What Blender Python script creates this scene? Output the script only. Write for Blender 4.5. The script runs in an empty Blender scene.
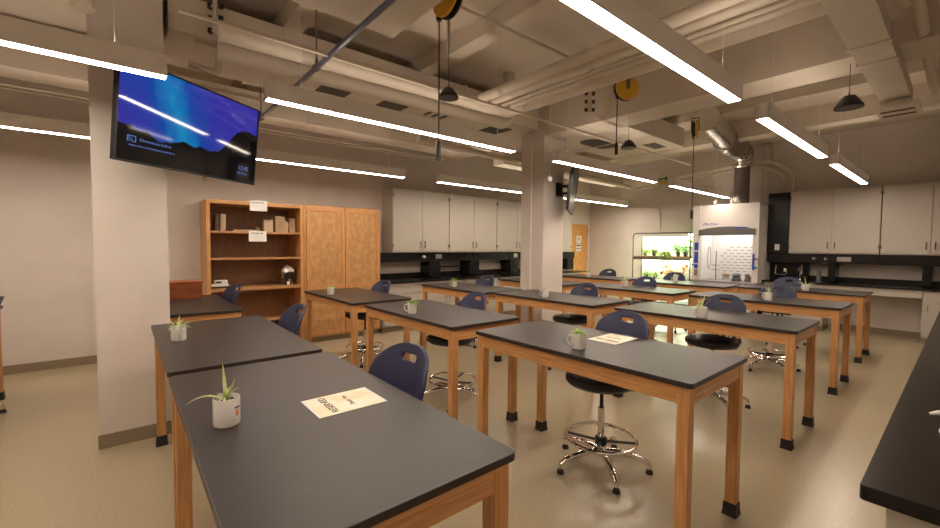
import bpy, bmesh, math, random
from mathutils import Vector, Matrix, Euler
random.seed(7)
PI = math.pi
C = bpy.context.scene.collection
S = bpy.context.scene

# ---------------------------------------------------------------- camera, world, exposure
cam_d = bpy.data.cameras.new('camera'); cam = bpy.data.objects.new('camera', cam_d); C.objects.link(cam)
cam_d.sensor_fit = 'HORIZONTAL'; cam_d.sensor_width = 36.0; cam_d.lens = 415.46/940*36.0
yaw, pit, rol = math.radians(50.124), math.radians(-2.4987), math.radians(0.4196)
Fv = Vector((math.cos(yaw)*math.cos(pit), math.sin(yaw)*math.cos(pit), math.sin(pit)))
Rv = Vector((math.sin(yaw), -math.cos(yaw), 0)); Uv = Rv.cross(Fv)
R2 = Rv*math.cos(rol) + Uv*math.sin(rol); U2 = Uv*math.cos(rol) - Rv*math.sin(rol)
M = Matrix((R2, U2, -Fv)).transposed().to_4x4(); M.translation = Vector((0, 0, 1.54))
cam.matrix_world = M; cam_d.clip_start = .05; cam_d.clip_end = 60
S.camera = cam
w = bpy.data.worlds.new('world'); S.world = w; w.use_nodes = True
w.node_tree.nodes['Background'].inputs[0].default_value = (1, .85, .7, 1)
w.node_tree.nodes['Background'].inputs[1].default_value = .02
S.view_settings.view_transform = 'Standard'; S.view_settings.look = 'None'
S.view_settings.gamma = 1.0; S.view_settings.use_curve_mapping = False
S.view_settings.exposure = 0.0
LAMP = 50.0                       # strength of the ceiling strips
LAMPC = (1, .84, .69)
UPFILL = 7.5                      # strength of the upward glow added to brighten the ceiling
GROW = 30.0; HOODL = 10.0

# ---------------------------------------------------------------- materials
def mat(name, col, rough=.5, metal=0, spec=.5, var=0.0, vscale=8, coat=0, trans=0, emis=None, es=0, bump=0, bscale=60, stretch=None, col2=None, contrast=None):
    m = bpy.data.materials.new(name); m.use_nodes = True
    nt = m.node_tree; b = nt.nodes['Principled BSDF']
    b.inputs['Base Color'].default_value = (*col, 1); b.inputs['Roughness'].default_value = rough
    b.inputs['Metallic'].default_value = metal; b.inputs['Specular IOR Level'].default_value = spec
    b.inputs['Coat Weight'].default_value = coat; b.inputs['Transmission Weight'].default_value = trans
    if emis: b.inputs['Emission Color'].default_value = (*emis, 1); b.inputs['Emission Strength'].default_value = es
    if var or col2 or bump:
        tc = nt.nodes.new('ShaderNodeTexCoord'); mp = nt.nodes.new('ShaderNodeMapping')
        nt.links.new(tc.outputs['Object'], mp.inputs[0])
        if stretch: mp.inputs['Scale'].default_value = stretch
        n = nt.nodes.new('ShaderNodeTexNoise'); n.inputs['Scale'].default_value = vscale; n.inputs['Detail'].default_value = 6
        nt.links.new(mp.outputs[0], n.inputs['Vector'])
        if var or col2:
            r = nt.nodes.new('ShaderNodeValToRGB')
            a = contrast or (.35, .65)
            r.color_ramp.elements[0].position = a[0]; r.color_ramp.elements[1].position = a[1]
            c2 = col2 or tuple(min(1, c*(1+var)) for c in col)
            c1 = col if col2 else tuple(c*(1-var) for c in col)
            r.color_ramp.elements[0].color = (*c1, 1); r.color_ramp.elements[1].color = (*c2, 1)
            nt.links.new(n.outputs['Fac'], r.inputs[0]); nt.links.new(r.outputs[0], b.inputs['Base Color'])
        if bump:
            n2 = nt.nodes.new('ShaderNodeTexNoise'); n2.inputs['Scale'].default_value = bscale
            nt.links.new(mp.outputs[0], n2.inputs['Vector'])
            bp = nt.nodes.new('ShaderNodeBump'); bp.inputs['Strength'].default_value = bump; bp.inputs['Distance'].default_value = .01
            nt.links.new(n2.outputs['Fac'], bp.inputs['Height']); nt.links.new(bp.outputs[0], b.inputs['Normal'])
    return m

PAINT = mat('wall_paint', (.68, .615, .555), .75, var=.03, vscale=3, bump=.08, bscale=120)
CEIL = mat('ceiling_paint', (.66, .58, .48), .8, var=.05, vscale=1.5, bump=.1, bscale=40)
DUCTP = mat('painted_duct', (.66, .585, .49), .6, var=.04, vscale=2)
PIPEP = mat('painted_pipe', (.66, .58, .47), .5)
FLOOR = mat('vinyl_floor', (.375, .305, .195), .27, spec=.5, col2=(.45, .37, .245), vscale=70, contrast=(.3, .7))
BASEB = mat('cove_base', (.27, .21, .135), .5)
EPOXY = mat('black_resin_top', (.024, .018, .016), .37, spec=.5, col2=(.048, .038, .034), vscale=420, contrast=(.5, .75))
EDGE = mat('black_resin_gloss', (.010, .008, .008), .24, spec=.28, col2=(.014, .012, .012), vscale=12)
def wood(name, c1, c2, stretch, sc=3.0, rough=.42):
    m = mat(name, c1, rough, col2=c2, vscale=sc, stretch=stretch, contrast=(.36, .66), coat=.15)
    return m
OAKV = wood('oak_vertical', (.50, .235, .080), (.68, .36, .14), (30, 30, 1.6))
OAKY = wood('oak_lengthwise', (.50, .235, .080), (.68, .36, .14), (30, 1.6, 30))
OAKX = wood('oak_crosswise', (.50, .235, .080), (.68, .36, .14), (1.6, 30, 30))
SHELFW = wood('oak_shelf', (.42, .20, .075), (.54, .28, .12), (1.8, 22, 22))
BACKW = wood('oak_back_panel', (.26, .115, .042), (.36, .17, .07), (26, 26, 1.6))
PLYW = mat('maple_ply', (.48, .25, .095), .4, col2=(.58, .325, .135), vscale=9, stretch=(1.6, 1.6, 1.0), contrast=(.42, .6), coat=.1)
REDW = mat('red_wood', (.30, .075, .02), .35, col2=(.42, .12, .035), vscale=4, stretch=(1.5, 10, 12))
DOORW = mat('door_wood', (.62, .30, .085), .4, col2=(.76, .42, .14), vscale=4, stretch=(8, 8, 1), contrast=(.4, .6))
BLACKR = mat('black_rubber', (.012, .010, .010), .5)
BLACKP = mat('black_plastic', (.015, .014, .015), .35)
BLACKV = mat('black_vinyl', (.016, .014, .016), .45, bump=.2, bscale=200)
BLUE = mat('blue_plastic', (.023, .028, .075), .45, spec=.5, bump=.12, bscale=260)
CHROME = mat('chrome', (.82, .80, .78), .12, metal=1)
PULLM = mat('dark_pull', (.16, .15, .14), .35, metal=.8)
STEEL = mat('brushed_steel', (.45, .42, .38), .35, metal=1)
SILVER = mat('foil_duct', (.80, .77, .72), .22, metal=1, bump=.5, bscale=25)
GALV = mat('galvanised_duct', (.20, .18, .155), .5, metal=.7, bump=.3, bscale=60)
CAB = mat('grey_cabinet', (.50, .455, .40), .5, var=.02, vscale=60, bump=.04, bscale=200)
CABD = mat('grey_cabinet_seam', (.16, .14, .12), .6)
HOODM = mat('hood_enamel', (.66, .62, .585), .4)
HOODIN = mat('hood_liner', (.86, .86, .84), .45)
HEADER = mat('grey_header', (.115, .11, .105), .4)
WHITEC = mat('white_ceramic', (.74, .70, .67), .25, coat=.3)
WHITEP = mat('white_plastic', (.78, .76, .73), .4)
PAPER = mat('white_paper', (.80, .78, .75), .7)
PARCH = mat('parchment_print', (.80, .63, .40), .6, col2=(.86, .78, .64), vscale=9, contrast=(.35, .55))
INK = mat('black_ink', (.03, .025, .02), .6)
GINK = mat('grey_ink', (.22, .18, .14), .6)
SOIL = mat('potting_soil', (.035, .02, .012), .9, bump=.5, bscale=150)
LEAF = mat('leaf_green', (.20, .40, .05), .45, col2=(.45, .60, .16), vscale=30, stretch=(1, 1, 1))
LEAFP = mat('leaf_pale', (.42, .52, .17), .45, col2=(.62, .66, .36), vscale=25)
LEAFD = mat('leaf_deep', (.08, .36, .04), .45, col2=(.22, .52, .08), vscale=20)
LEAFR = mat('leaf_red', (.55, .16, .05), .45, col2=(.55, .42, .08), vscale=14, contrast=(.4, .6))
YELLOW = mat('yellow_reel', (.72, .40, .030), .4)
TVSTEEL = mat('tv_tinted_steel', (.20, .21, .24), .3, metal=.8)  # blue of the television's reflection put into the steel colour
CARD = mat('brown_card', (.36, .24, .145), .7, var=.1)
CARDL = mat('light_card', (.46, .34, .22), .7, var=.08)
CARDD = mat('dark_card', (.09, .05, .03), .7)
GOLDP = mat('black_gold_print', (.012, .011, .012), .4, col2=(.5, .33, .08), vscale=22, contrast=(.56, .6))
BLUEP = mat('blue_print', (.02, .07, .42), .5)
REDP = mat('red_plastic', (.55, .04, .02), .4)
GREENP = mat('green_enamel', (.02, .20, .08), .4)
ORANGEP = mat('orange_print', (.75, .35, .08), .5)
GLASS = mat('clear_glass', (.9, .93, .92), .05, trans=.9)
GRILLE = mat('dark_grille', (.07, .055, .04), .7)
LIT = mat('lit_diffuser', (.9, .9, .9), .5, emis=LAMPC, es=LAMP)
FILLUP = mat('ceiling_fill_glow', (.9, .9, .9), .5, emis=LAMPC, es=UPFILL)  # added fill glow for the ceiling, not a real lamp opening
FIX = mat('white_fixture', (.84, .80, .75), .45)
GROWL = mat('grow_tube', (.9, .9, .9), .5, emis=(.88, 1, .70), es=GROW)
HOODLM = mat('hood_tube', (.9, .9, .9), .5, emis=(1, .93, .86), es=HOODL)
RACKB = mat('white_rack_liner', (.84, .86, .80), .5)

def screen_mat():
    m = bpy.data.materials.new('tv_screen'); m.use_nodes = True
    nt = m.node_tree; b = nt.nodes['Principled BSDF']; N = nt.nodes.new; L = nt.links.new
    b.inputs['Base Color'].default_value = (.003, .003, .003, 1); b.inputs['Roughness'].default_value = .05
    b.inputs['Specular IOR Level'].default_value = .6
    tc = N('ShaderNodeTexCoord'); sp = N('ShaderNodeSeparateXYZ'); L(tc.outputs['Object'], sp.inputs[0])
    def math_(op, a, bb=None, c=None):
        n = N('ShaderNodeMath'); n.operation = op
        for i, v in enumerate((a, bb, c)):
            if v is None: continue
            if isinstance(v, (int, float)): n.inputs[i].default_value = v
            else: L(v, n.inputs[i])
        return n.outputs[0]
    x, z = sp.outputs[0], sp.outputs[2]
    # mountains: two dark masses with a notch at x ~ .13
    n1 = N('ShaderNodeTexNoise'); n1.noise_dimensions = '1D'; n1.inputs['Scale'].default_value = 9; n1.inputs['Detail'].default_value = 5
    L(x, n1.inputs['W'])
    r = N('ShaderNodeValToRGB'); cr = r.color_ramp; cr.interpolation = 'LINEAR'
    pts = [(0, .31), (.1, .28), (.17, .25), (.24, .20), (.32, .22), (.40, .27), (.50, .25), (.58, .235), (.66, .245), (.74, .40), (.82, .585), (.90, .615), (1, .60)]
    cr.elements[0].position = 0; cr.elements[0].color = (pts[0][1],)*3 + (1,)
    cr.elements[1].position = 1; cr.elements[1].color = (pts[-1][1],)*3 + (1,)
    for p, v in pts[1:-1]:
        e = cr.elements.new(p); e.color = (v, v, v, 1)
    u = math_('MULTIPLY_ADD', x, 1/1.2, .5); L(u, r.inputs[0])
    v = math_('MULTIPLY_ADD', z, 1/.67, .5)
    ridge = math_('MULTIPLY_ADD', n1.outputs['Fac'], .12, r.outputs[0])
    sky = math_('GREATER_THAN', v, ridge)
    # aurora colours
    mp = N('ShaderNodeMapping'); mp.inputs['Scale'].default_value = (3.2, 1, .9); mp.inputs['Rotation'].default_value = (0, -.45, 0); L(tc.outputs['Object'], mp.inputs[0])
    n2 = N('ShaderNodeTexNoise'); n2.inputs['Scale'].default_value = 1.5; n2.inputs['Detail'].default_value = 2; n2.inputs['Distortion'].default_value = .5; L(mp.outputs[0], n2.inputs['Vector'])
    d = math_('ABSOLUTE', math_('ADD', math_('ADD', u, -.34), math_('MULTIPLY', math_('ADD', v, -.6), .25)))
    band = math_('SUBTRACT', 1.0, math_('MULTIPLY', d, 3.0)); 
    fac = math_('ADD', math_('MULTIPLY', band, .75), math_('MULTIPLY', math_('ADD', n2.outputs['Fac'], -.5), .9))
    c = N('ShaderNodeValToRGB'); e = c.color_ramp.elements
    e[0].position = 0; e[0].color = (.030, .028, .33, 1); e[1].position = 1; e[1].color = (.006, .36, .50, 1)
    q = c.color_ramp.elements.new(.45); q.color = (.002, .055, .34, 1)
    q = c.color_ramp.elements.new(.75); q.color = (.003, .17, .46, 1)
    L(fac, c.inputs[0])
    mx = N('ShaderNodeMix'); mx.data_type = 'RGBA'; L(sky, mx.inputs[0]); mx.inputs[6].default_value = (.003, .0025, .003, 1); L(c.outputs[0], mx.inputs[7])
    L(mx.outputs[2], b.inputs['Emission Color']); b.inputs['Emission Strength'].default_value = .95
    return m
SCREEN = screen_mat()
SCRTXT = mat('screen_text', (.0, .0, .0), .4, emis=(.10, .20, .62), es=.7)

# ---------------------------------------------------------------- mesh helpers
def BM(): return bmesh.new()
def box(bm, x0, y0, z0, x1, y1, z1, mi=0):
    vs = [bm.verts.new(p) for p in ((x0,y0,z0),(x1,y0,z0),(x1,y1,z0),(x0,y1,z0),(x0,y0,z1),(x1,y0,z1),(x1,y1,z1),(x0,y1,z1))]
    for f in ((0,3,2,1),(4,5,6,7),(0,1,5,4),(1,2,6,5),(2,3,7,6),(3,0,4,7)):
        fc = bm.faces.new([vs[i] for i in f]); fc.material_index = mi
    return vs
def obox(bm, c, size, rot=(0,0,0)):
    x, y, z = (s/2 for s in size); vs = box(bm, -x,-y,-z, x,y,z)
    m = Matrix.Translation(c) @ Euler(rot).to_matrix().to_4x4()
    for v in vs: v.co = m @ v.co
    return vs
def prism(bm, poly, z0, z1):
    a = [bm.verts.new((x,y,z0)) for x,y in poly]; b = [bm.verts.new((x,y,z1)) for x,y in poly]
    bm.faces.new(a[::-1]); bm.faces.new(b); n = len(poly)
    for i in range(n): bm.faces.new((a[i], a[(i+1)%n], b[(i+1)%n], b[i]))
def lathe(bm, prof, seg=24, c=(0,0,0), close=False):
    rings = []
    for r, z in prof:
        if r < 1e-5: rings.append([bm.verts.new((c[0], c[1], c[2]+z))])
        else: rings.append([bm.verts.new((c[0]+r*math.cos(2*PI*i/seg), c[1]+r*math.sin(2*PI*i/seg), c[2]+z)) for i in range(seg)])
    pairs = list(zip(rings, rings[1:])) + ([(rings[-1], rings[0])] if close else [])
    for a, b in pairs:
        for i in range(seg):
            j = (i+1) % seg
            if len(a) == 1 and len(b) == 1: continue
            if len(a) == 1: bm.faces.new((a[0], b[j], b[i]))
            elif len(b) == 1: bm.faces.new((a[i], a[j], b[0]))
            else: bm.faces.new((a[i], a[j], b[j], b[i]))
def tube(bm, pts, r, seg=10, cyc=False):
    pts = [Vector(p) for p in pts]; n = len(pts); rings = []
    rr = r if isinstance(r, (list, tuple)) else [r]*n
    up = None
    for i, p in enumerate(pts):
        a = pts[(i-1) % n] if (cyc or i) else p; b = pts[(i+1) % n] if (cyc or i < n-1) else p
        t = (b-a).normalized()
        if up is None:
            up = Vector((0,0,1)) if abs(t.z) < .9 else Vector((1,0,0))
        s = t.cross(up).normalized(); up = s.cross(t).normalized()
        rings.append([bm.verts.new(p + (s*math.cos(2*PI*k/seg) + up*math.sin(2*PI*k/seg))*rr[i]) for k in range(seg)])
    for i in range(n if cyc else n-1):
        a, b = rings[i], rings[(i+1) % n]
        for k in range(seg):
            bm.faces.new((a[k], a[(k+1)%seg], b[(k+1)%seg], b[k]))
    if not cyc:
        bm.faces.new(rings[0][::-1]); bm.faces.new(rings[-1])
def bend(p, q, s, n=6):      # rounded corner at q between p and s
    p, q, s = Vector(p), Vector(q), Vector(s)
    return [(1-t)**2*p + 2*t*(1-t)*q + t*t*s for t in [i/n for i in range(n+1)]]
def ring(bm, c, R, r, seg=28, k=8):
    tube(bm, [(c[0]+R*math.cos(2*PI*i/seg), c[1]+R*math.sin(2*PI*i/seg), c[2]) for i in range(seg)], r, k, True)
def rrect(x0, y0, x1, y1, r, n=4):
    out = []
    for cx, cy, a0 in ((x1-r,y0+r,-90),(x1-r,y1-r,0),(x0+r,y1-r,90),(x0+r,y0+r,180)):
        for i in range(n+1):
            a = math.radians(a0 + 90*i/n); out.append((cx+r*math.cos(a), cy+r*math.sin(a)))
    return out
def obj(name, bm, m, parent=None, bev=0, smooth=False, loc=None, label=None, seg=2):
    me = bpy.data.meshes.new(name)
    bmesh.ops.recalc_face_normals(bm, faces=bm.faces[:])
    bm.to_mesh(me); bm.free()
    for q in (m if isinstance(m, (list, tuple)) else [m]): me.materials.append(q)
    o = bpy.data.objects.new(name, me); C.objects.link(o)
    if parent is not None: o.parent = parent
    if loc: o.location = loc
    if bev:
        b = o.modifiers.new('bevel', 'BEVEL'); b.width = bev; b.segments = seg; b.limit_method = 'ANGLE'; b.angle_limit = .7
    if smooth:
        for p in me.polygons: p.use_smooth = True
        try: me.set_sharp_from_angle(angle=math.radians(38))
        except Exception: pass
    if label: o['label'] = label
    return o
def thing(name, label, cat, loc=(0,0,0), rz=0, group=None):
    o = bpy.data.objects.new(name, None); C.objects.link(o); o.empty_display_size = .1
    o.location = loc; o.rotation_euler = (0,0,rz)
    o['label'] = label; o['category'] = cat
    if group: o['group'] = group
    return o
def tag(o, label, cat, group=None, kind=None):
    o['label'] = label; o['category'] = cat
    if group: o['group'] = group
    if kind: o['kind'] = kind
    return o
def struct(name, bm, m, parent=None, **k):
    o = obj(name, bm, m, parent, **k)
    if parent is None: o['kind'] = 'structure'
    return o
def copy_tree(o, parent=None):
    c = o.copy(); C.objects.link(c)
    if parent is not None: c.parent = parent
    for ch in list(o.children): copy_tree(ch, c)
    return c
def text(name, s, size, m, parent, loc, rot, italic=0, label=None, ext=.0006):
    cu = bpy.data.curves.new('t', 'FONT'); cu.body = s; cu.size = size; cu.shear = italic; cu.extrude = ext
    cu.align_x = 'CENTER'; cu.align_y = 'CENTER'
    t = bpy.data.objects.new('t', cu); C.objects.link(t)
    dg = bpy.context.evaluated_depsgraph_get(); me = bpy.data.meshes.new_from_object(t.evaluated_get(dg))
    bpy.data.objects.remove(t); me.materials.clear(); me.materials.append(m)
    o = bpy.data.objects.new(name, me); C.objects.link(o); o.parent = parent; o.location = loc; o.rotation_euler = rot
    if label: o['label'] = label
    return o

# ================================================================ SETTING
XB, XF, YR, YL, ZC = -4.0, 10.5, -.65, 7.12, 3.75
b = BM(); box(b, XB-.1, YR-.1, -.12, XF+.1, YL+.1, 0); struct('floor', b, FLOOR)
b = BM(); box(b, XB-.1, YR-.1, ZC, XF+.1, YL+.1, ZC+.15); struct('ceiling', b, CEIL)
b = BM(); box(b, XB-.1, YL, 0, 9.62, YL+.1, ZC); box(b, 10.42, YL, 0, XF+.1, YL+.1, ZC); box(b, 9.62, YL, 2.2, 10.42, YL+.1, ZC); struct('wall_left', b, PAINT)
b = BM(); box(b, XF, YR-.1, 0, XF+.1, YL, ZC); struct('wall_far', b, PAINT)
b = BM(); box(b, XB-.1, YR-.1, 0, XF, YR, ZC); struct('wall_right', b, PAINT)
b = BM(); box(b, XB-.1, YR, 0, XB, YL, ZC); struct('wall_back', b, PAINT)
def cove(x0,y0,x1,y1): b = BM(); box(b, x0,y0,0,x1,y1,.105); return b
struct('baseboard_left', cove(XB, YL-.012, .85, YL), BASEB)
struct('baseboard_far', cove(XF-.012, .45, XF, 1.66), BASEB)
struct('baseboard_corner', cove(XF-.012, 4.0, XF, YL), BASEB)
# pillars
b = BM(); box(b, -.165, 4.1, 0, .28, 4.55, ZC); struct('pillar_near', b, PAINT)
b = BM(); box(b, -.172, 4.093, 0, .287, 4.557, .105); struct('baseboard_near_pillar', b, BASEB)
b = BM(); box(b, 4.85, 4.1, 0, 5.33, 4.55, ZC); struct('pillar_middle', b, PAINT)
b = BM(); box(b, 4.843, 4.093, 0, 5.337, 4.557, .105); struct('baseboard_middle_pillar', b, BASEB)
# ceiling beams (concrete, painted)
b = BM(); box(b, 4.85, YR, 3.19, 5.33, 4.12, ZC-.0); struct('trim_1', b, CEIL)
b = BM(); box(b, 4.85, 4.55, 3.30, 5.33, YL, ZC); struct('trim_2', b, CEIL)
b = BM(); box(b, -.16, 4.55, 3.35, .28, YL, ZC); struct('trim_3', b, CEIL)
b = BM(); box(b, 8.3, YR, 3.45, 8.6, YL, ZC); struct('trim_4', b, CEIL)
for i, x in enumerate((-1.6, 1.20, 2.72)):
    b = BM(); box(b, x, YR, 3.58, x+.18, YL, ZC); struct('trim_%d' % (5+i), b, CEIL)
for i, x in enumerate((6.2, 7.2, 9.4)):
    b = BM(); box(b, x, YR, 3.62, x+.12, YL, ZC); struct('trim_%d' % (8+i), b, CEIL)
# door in the left wall
d = bpy.data.objects.new('door_1', None); C.objects.link(d); d['kind'] = 'structure'; d.location = (9.64, YL, 0)
b = BM(); box(b, 0, 0, .01, .76, .045, 2.18); obj('door_leaf', b, DOORW, d, bev=.003)
b = BM(); box(b, -.04, -.012, 0, 0, .09, 2.23); box(b, .76, -.012, 0, .80, .09, 2.23); box(b, -.04, -.012, 2.18, .80, .09, 2.23); obj('door_frame', b, PAINT, d)
for z in (.35, 1.15, 1.95):
    b = BM(); box(b, .745, -.018, z, .775, .0, z+.11); obj('hinge', b, STEEL, d)
b = BM(); tube(b, [(.07,-.002,1.0),(.07,-.05,1.0),(.18,-.055,1.0)], .011, 8); obj('door_handle', b, CHROME, d, smooth=True)
sg = thing('door_sign', 'white safety notice with coloured diamond taped on the wooden door', 'sign', (9.98, YL-.001, 1.68))
b = BM(); box(b, -.12, -.004, -.03, .12, 0, .17); box(b, -.12, -.004, -.27, .12, 0, -.05); obj('paper', b, PAPER, sg)
b = BM(); obox(b, (0,-.006,.08), (.06,.002,.06), (0,PI/4,0)); obj('diamond', b, ORANGEP, sg)
b = BM(); obox(b, (-.02,-.0075,.10), (.035,.002,.035), (0,PI/4,0)); obj('diamond', b, REDP, sg)
b = BM(); box(b, -.10,-.006,-.12, .10,-.004,-.09); box(b, -.10,-.006,-.20, .10,-.004,-.185); obj('printed_lines', b, INK, sg)

# ================================================================ LAB TABLES
TW, TL, TH = .755, 1.52, .92
def make_table():
    t = thing('lab_table', '', 'table')
    b = BM(); prism(b, rrect(-TW/2, -TL/2, TW/2, TL/2, .022), TH-.026, TH); obj('tabletop', b, EPOXY, t, bev=.003)
    i = .018; L = .058; X, Y = TW/2-i, TL/2-i
    for sx in (-1, 1):
        b = BM(); x = sx*(X-.004); box(b, min(x, x-sx*.022), -Y+L, TH-.026-.088, max(x, x-sx*.022), Y-L, TH-.026); obj('apron_rail', b, OAKY, t)
    for sy in (-1, 1):
        b = BM(); y = sy*(Y-.004); box(b, -X+L, min(y, y-sy*.022), TH-.026-.088, X-L, max(y, y-sy*.022), TH-.026); obj('apron_rail', b, OAKX, t)
    for sx in (-1, 1):
        for sy in (-1, 1):
            x0, x1 = sorted((sx*X, sx*(X-L))); y0, y1 = sorted((sy*Y, sy*(Y-L)))
            b = BM(); box(b, x0, y0, .02, x1, y1, TH-.026); lg = obj('leg', b, OAKV, t, bev=.003)
            b = BM(); e = .004; f = .009
            lo = [b.verts.new(p) for p in ((x0-f,y0-f,0),(x1+f,y0-f,0),(x1+f,y1+f,0),(x0-f,y1+f,0))]
            md = [b.verts.new(p) for p in ((x0-f,y0-f,.012),(x1+f,y0-f,.012),(x1+f,y1+f,.012),(x0-f,y1+f,.012))]
            m2 = [b.verts.new(p) for p in ((x0-e-.002,y0-e-.002,.02),(x1+e+.002,y0-e-.002,.02),(x1+e+.002,y1+e+.002,.02),(x0-e-.002,y1+e+.002,.02))]
            hi = [b.verts.new(p) for p in ((x0-e,y0-e,.076),(x1+e,y0-e,.076),(x1+e,y1+e,.076),(x0-e,y1+e,.076))]
            b.faces.new(lo[::-1]); b.faces.new(hi)
            for A, B_ in ((lo,md),(md,m2),(m2,hi)):
                for k in range(4): b.faces.new((A[k],A[(k+1)%4],B_[(k+1)%4],B_[k]))
            obj('leg_boot', b, BLACKR, lg)
    return t
tproto = make_table()
TABLES = [  # near-corner x0, y0 and label
 ('r1c1', .150, .850, 'black-topped oak lab table nearest the camera, filling the lower left'),
 ('r1c2', .150, 2.440, 'black-topped oak lab table pushed end to end behind the nearest one, against the near pillar'),
 ('r1c3', .120, 4.420, 'black-topped lab table behind the near pillar, carrying the red-brown wooden chest'),
 ('r2c1', 1.965, .775, 'black-topped oak lab table in the centre foreground with white mug and reserved sheet'),
 ('r2c2', 1.910, 2.490, 'black-topped oak lab table directly behind the centre foreground one, with bushy plant mug'),
 ('r2c3', 1.860, 4.190, 'black-topped oak lab table standing in front of the tall wooden wardrobe doors'),
 ('r3c1', 3.850, .790, 'oak lab table right of the centre one, its mug holding tall thin shoots'),
 ('r3c2', 3.780, 2.510, 'oak lab table standing right in front of the middle pillar'),
 ('r3c3', 3.660, 4.090, 'oak lab table left of the middle pillar, near the left wall counter'),
 ('r4c1', 5.690, .815, 'oak lab table in the fourth row, second from the far right wall counter'),
 ('r4c2', 5.630, 2.500, 'oak lab table behind and right of the middle pillar, in front of the growing rack'),
 ('r4c3', 5.430, 4.150, 'small looking oak lab table just behind the middle pillar, towards the wooden door'),
 ('r5c1', 7.560, .850, 'oak lab table farthest right, closest to the far wall counter and sink'),
 ('r5c2', 7.240, 2.430, 'oak lab table in the back row right in front of the fume hood'),
 ('r5c3', 7.220, 4.150, 'oak lab table in the back row nearest the wooden door and room corner'),
 ('r0c3', -1.672, 4.560, 'oak lab table cut off by the left edge of the photo'),
]
TP = {}
for i, (k, x0, y0, lab) in enumerate(TABLES):
    o = tproto if i == 0 else copy_tree(tproto)
    o.location = (x0+TW/2, y0+TL/2, 0); o['label'] = lab; o['category'] = 'table'; o['group'] = 'black-topped oak lab tables'
    TP[k] = (x0, y0)

# ================================================================ STOOLS
def back_mesh():
    b = BM()
    zs = [.685, .72, .76, .81, .86, .90, .94, .972, .982, 1.014, 1.024, 1.042, 1.055, 1.062]
    def hw(z):
        if z > .90: return .212*max(0.0, 1-((z-.90)/.163)**2.3)**(1/2.3)
        return .212 - .05*((.90-z)/.215)**1.5
    def xoff(y, z): return .115*((z-.685)/.37) - .075*(abs(y)/.21)**2 * (1.0 if z < 1.0 else .9)
    hi = .052; grid = []
    for z in zs:
        W_ = max(hw(z), .05); h_ = min(hi, W_*.55)
        ys = [-W_ + (W_-h_)*k/5 for k in range(5)] + [-h_ + 2*h_*k/4 for k in range(4)] + [h_ + (W_-h_)*k/5 for k in range(6)]
        grid.append([b.verts.new((xoff(y, z), y, z)) for y in ys])
    for r in range(len(zs)-1):
        for c in range(14):
            if 8 <= r < 9 and 5 <= c < 9: continue
            if c >= len(grid[r])-1: continue
            b.faces.new((grid[r][c], grid[r][c+1], grid[r+1][c+1], grid[r+1][c]))
    # drop hole cells
    return b
def make_stool():
    t = thing('lab_stool', '', 'stool')
    # back towards +x
    b = back_mesh(); hole = [f for f in b.faces if abs(f.calc_center_median().y) < .05 and .985 < f.calc_center_median().z < 1.012]
    bmesh.ops.delete(b, geom=hole, context='FACES_ONLY')
    for v in b.verts: v.co.x += .225
    o = obj('backrest', b, BLUE, t, smooth=True)
    m = o.modifiers.new('s', 'SOLIDIFY'); m.thickness = .024; m.offset = 0
    m = o.modifiers.new('v', 'SUBSURF'); m.levels = 2; m.render_levels = 2
    b = BM(); tube(b, [(.10,0,.575),(.22,0,.575),(.275,0,.60),(.288,0,.68),(.29,0,.80)], .016, 8); tube(b, [(.10,.05,.578),(.22,.05,.578),(.268,.05,.61),(.28,.05,.76)], .008, 6); tube(b, [(.10,-.05,.578),(.22,-.05,.578),(.268,-.05,.61),(.28,-.05,.76)], .008, 6)
    obj('back_bracket', b, BLACKP, t, smooth=True)
    b = BM(); lathe(b, [(0,.588),(.17,.588),(.195,.592),(.214,.612),(.216,.636),(.205,.655),(.17,.664),(.06,.658),(0,.656)], 32); 
    for v in b.verts: v.co.y *= 1.08; v.co.x = v.co.x*1.06-.03
    obj('seat', b, BLACKV, t, smooth=True)
    b = BM(); box(b, -.09,-.07,.562,.13,.07,.59); tube(b, [(0,.05,.572),(.02,.2,.570),(.03,.235,.566)], .006, 6); tube(b, [(.06,-.05,.572),(.08,-.19,.568)], .006, 6); obj('seat_mechanism', b, BLACKP, t, bev=.004)
    b = BM(); lathe(b, [(0,.41),(.013,.41),(.013,.57),(0,.57)], 12); obj('gas_rod', b, BLACKP, t, smooth=True)
    b = BM(); lathe(b, [(0,.09),(.026,.09),(.026,.20),(.024,.205),(.024,.42),(.020,.425),(0,.425)], 16); obj('column', b, CHROME, t, smooth=True)
    b = BM(); ring(b, (0,0,.205), .235, .0125, 36); fr = obj('foot_ring', b, CHROME, t, smooth=True)
    b = BM()
    for k in range(4):
        a = PI/2*k + .5; tube(b, [(.02*math.cos(a),.02*math.sin(a),.185),((.232)*math.cos(a),.232*math.sin(a),.203)], .0095, 6)
    lathe(b, [(0,.16),(.04,.16),(.042,.17),(.042,.205),(.034,.215),(0,.215)], 16)
    obj('ring_spokes', b, BLACKP, fr, smooth=True)
    b = BM(); lathe(b, [(0,.075),(.036,.075),(.042,.09),(.042,.125),(.03,.14),(0,.14)], 16)
    for k in range(5):
        a = 2*PI/5*k + .25; c_, s_ = math.cos(a), math.sin(a)
        pts = [(.02,.108),(.08,.116),(.15,.114),(.22,.102),(.28,.086),(.312,.066),(.318,.036)]
        tube(b, [(r*c_, r*s_, z) for r, z in pts], [.026,.026,.024,.022,.021,.021,.017], 10)
    sb = obj('star_base', b, CHROME, t, smooth=True)
    for k in range(5):
        a = 2*PI/5*k + .25
        b = BM(); lathe(b, [(0,0),(.024,0),(.026,.006),(.02,.024),(.012,.036),(0,.036)], 12, (.318*math.cos(a), .318*math.sin(a), 0)); obj('foot_glide', b, BLACKR, sb, smooth=True)
    return t
sproto = make_stool()
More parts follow.
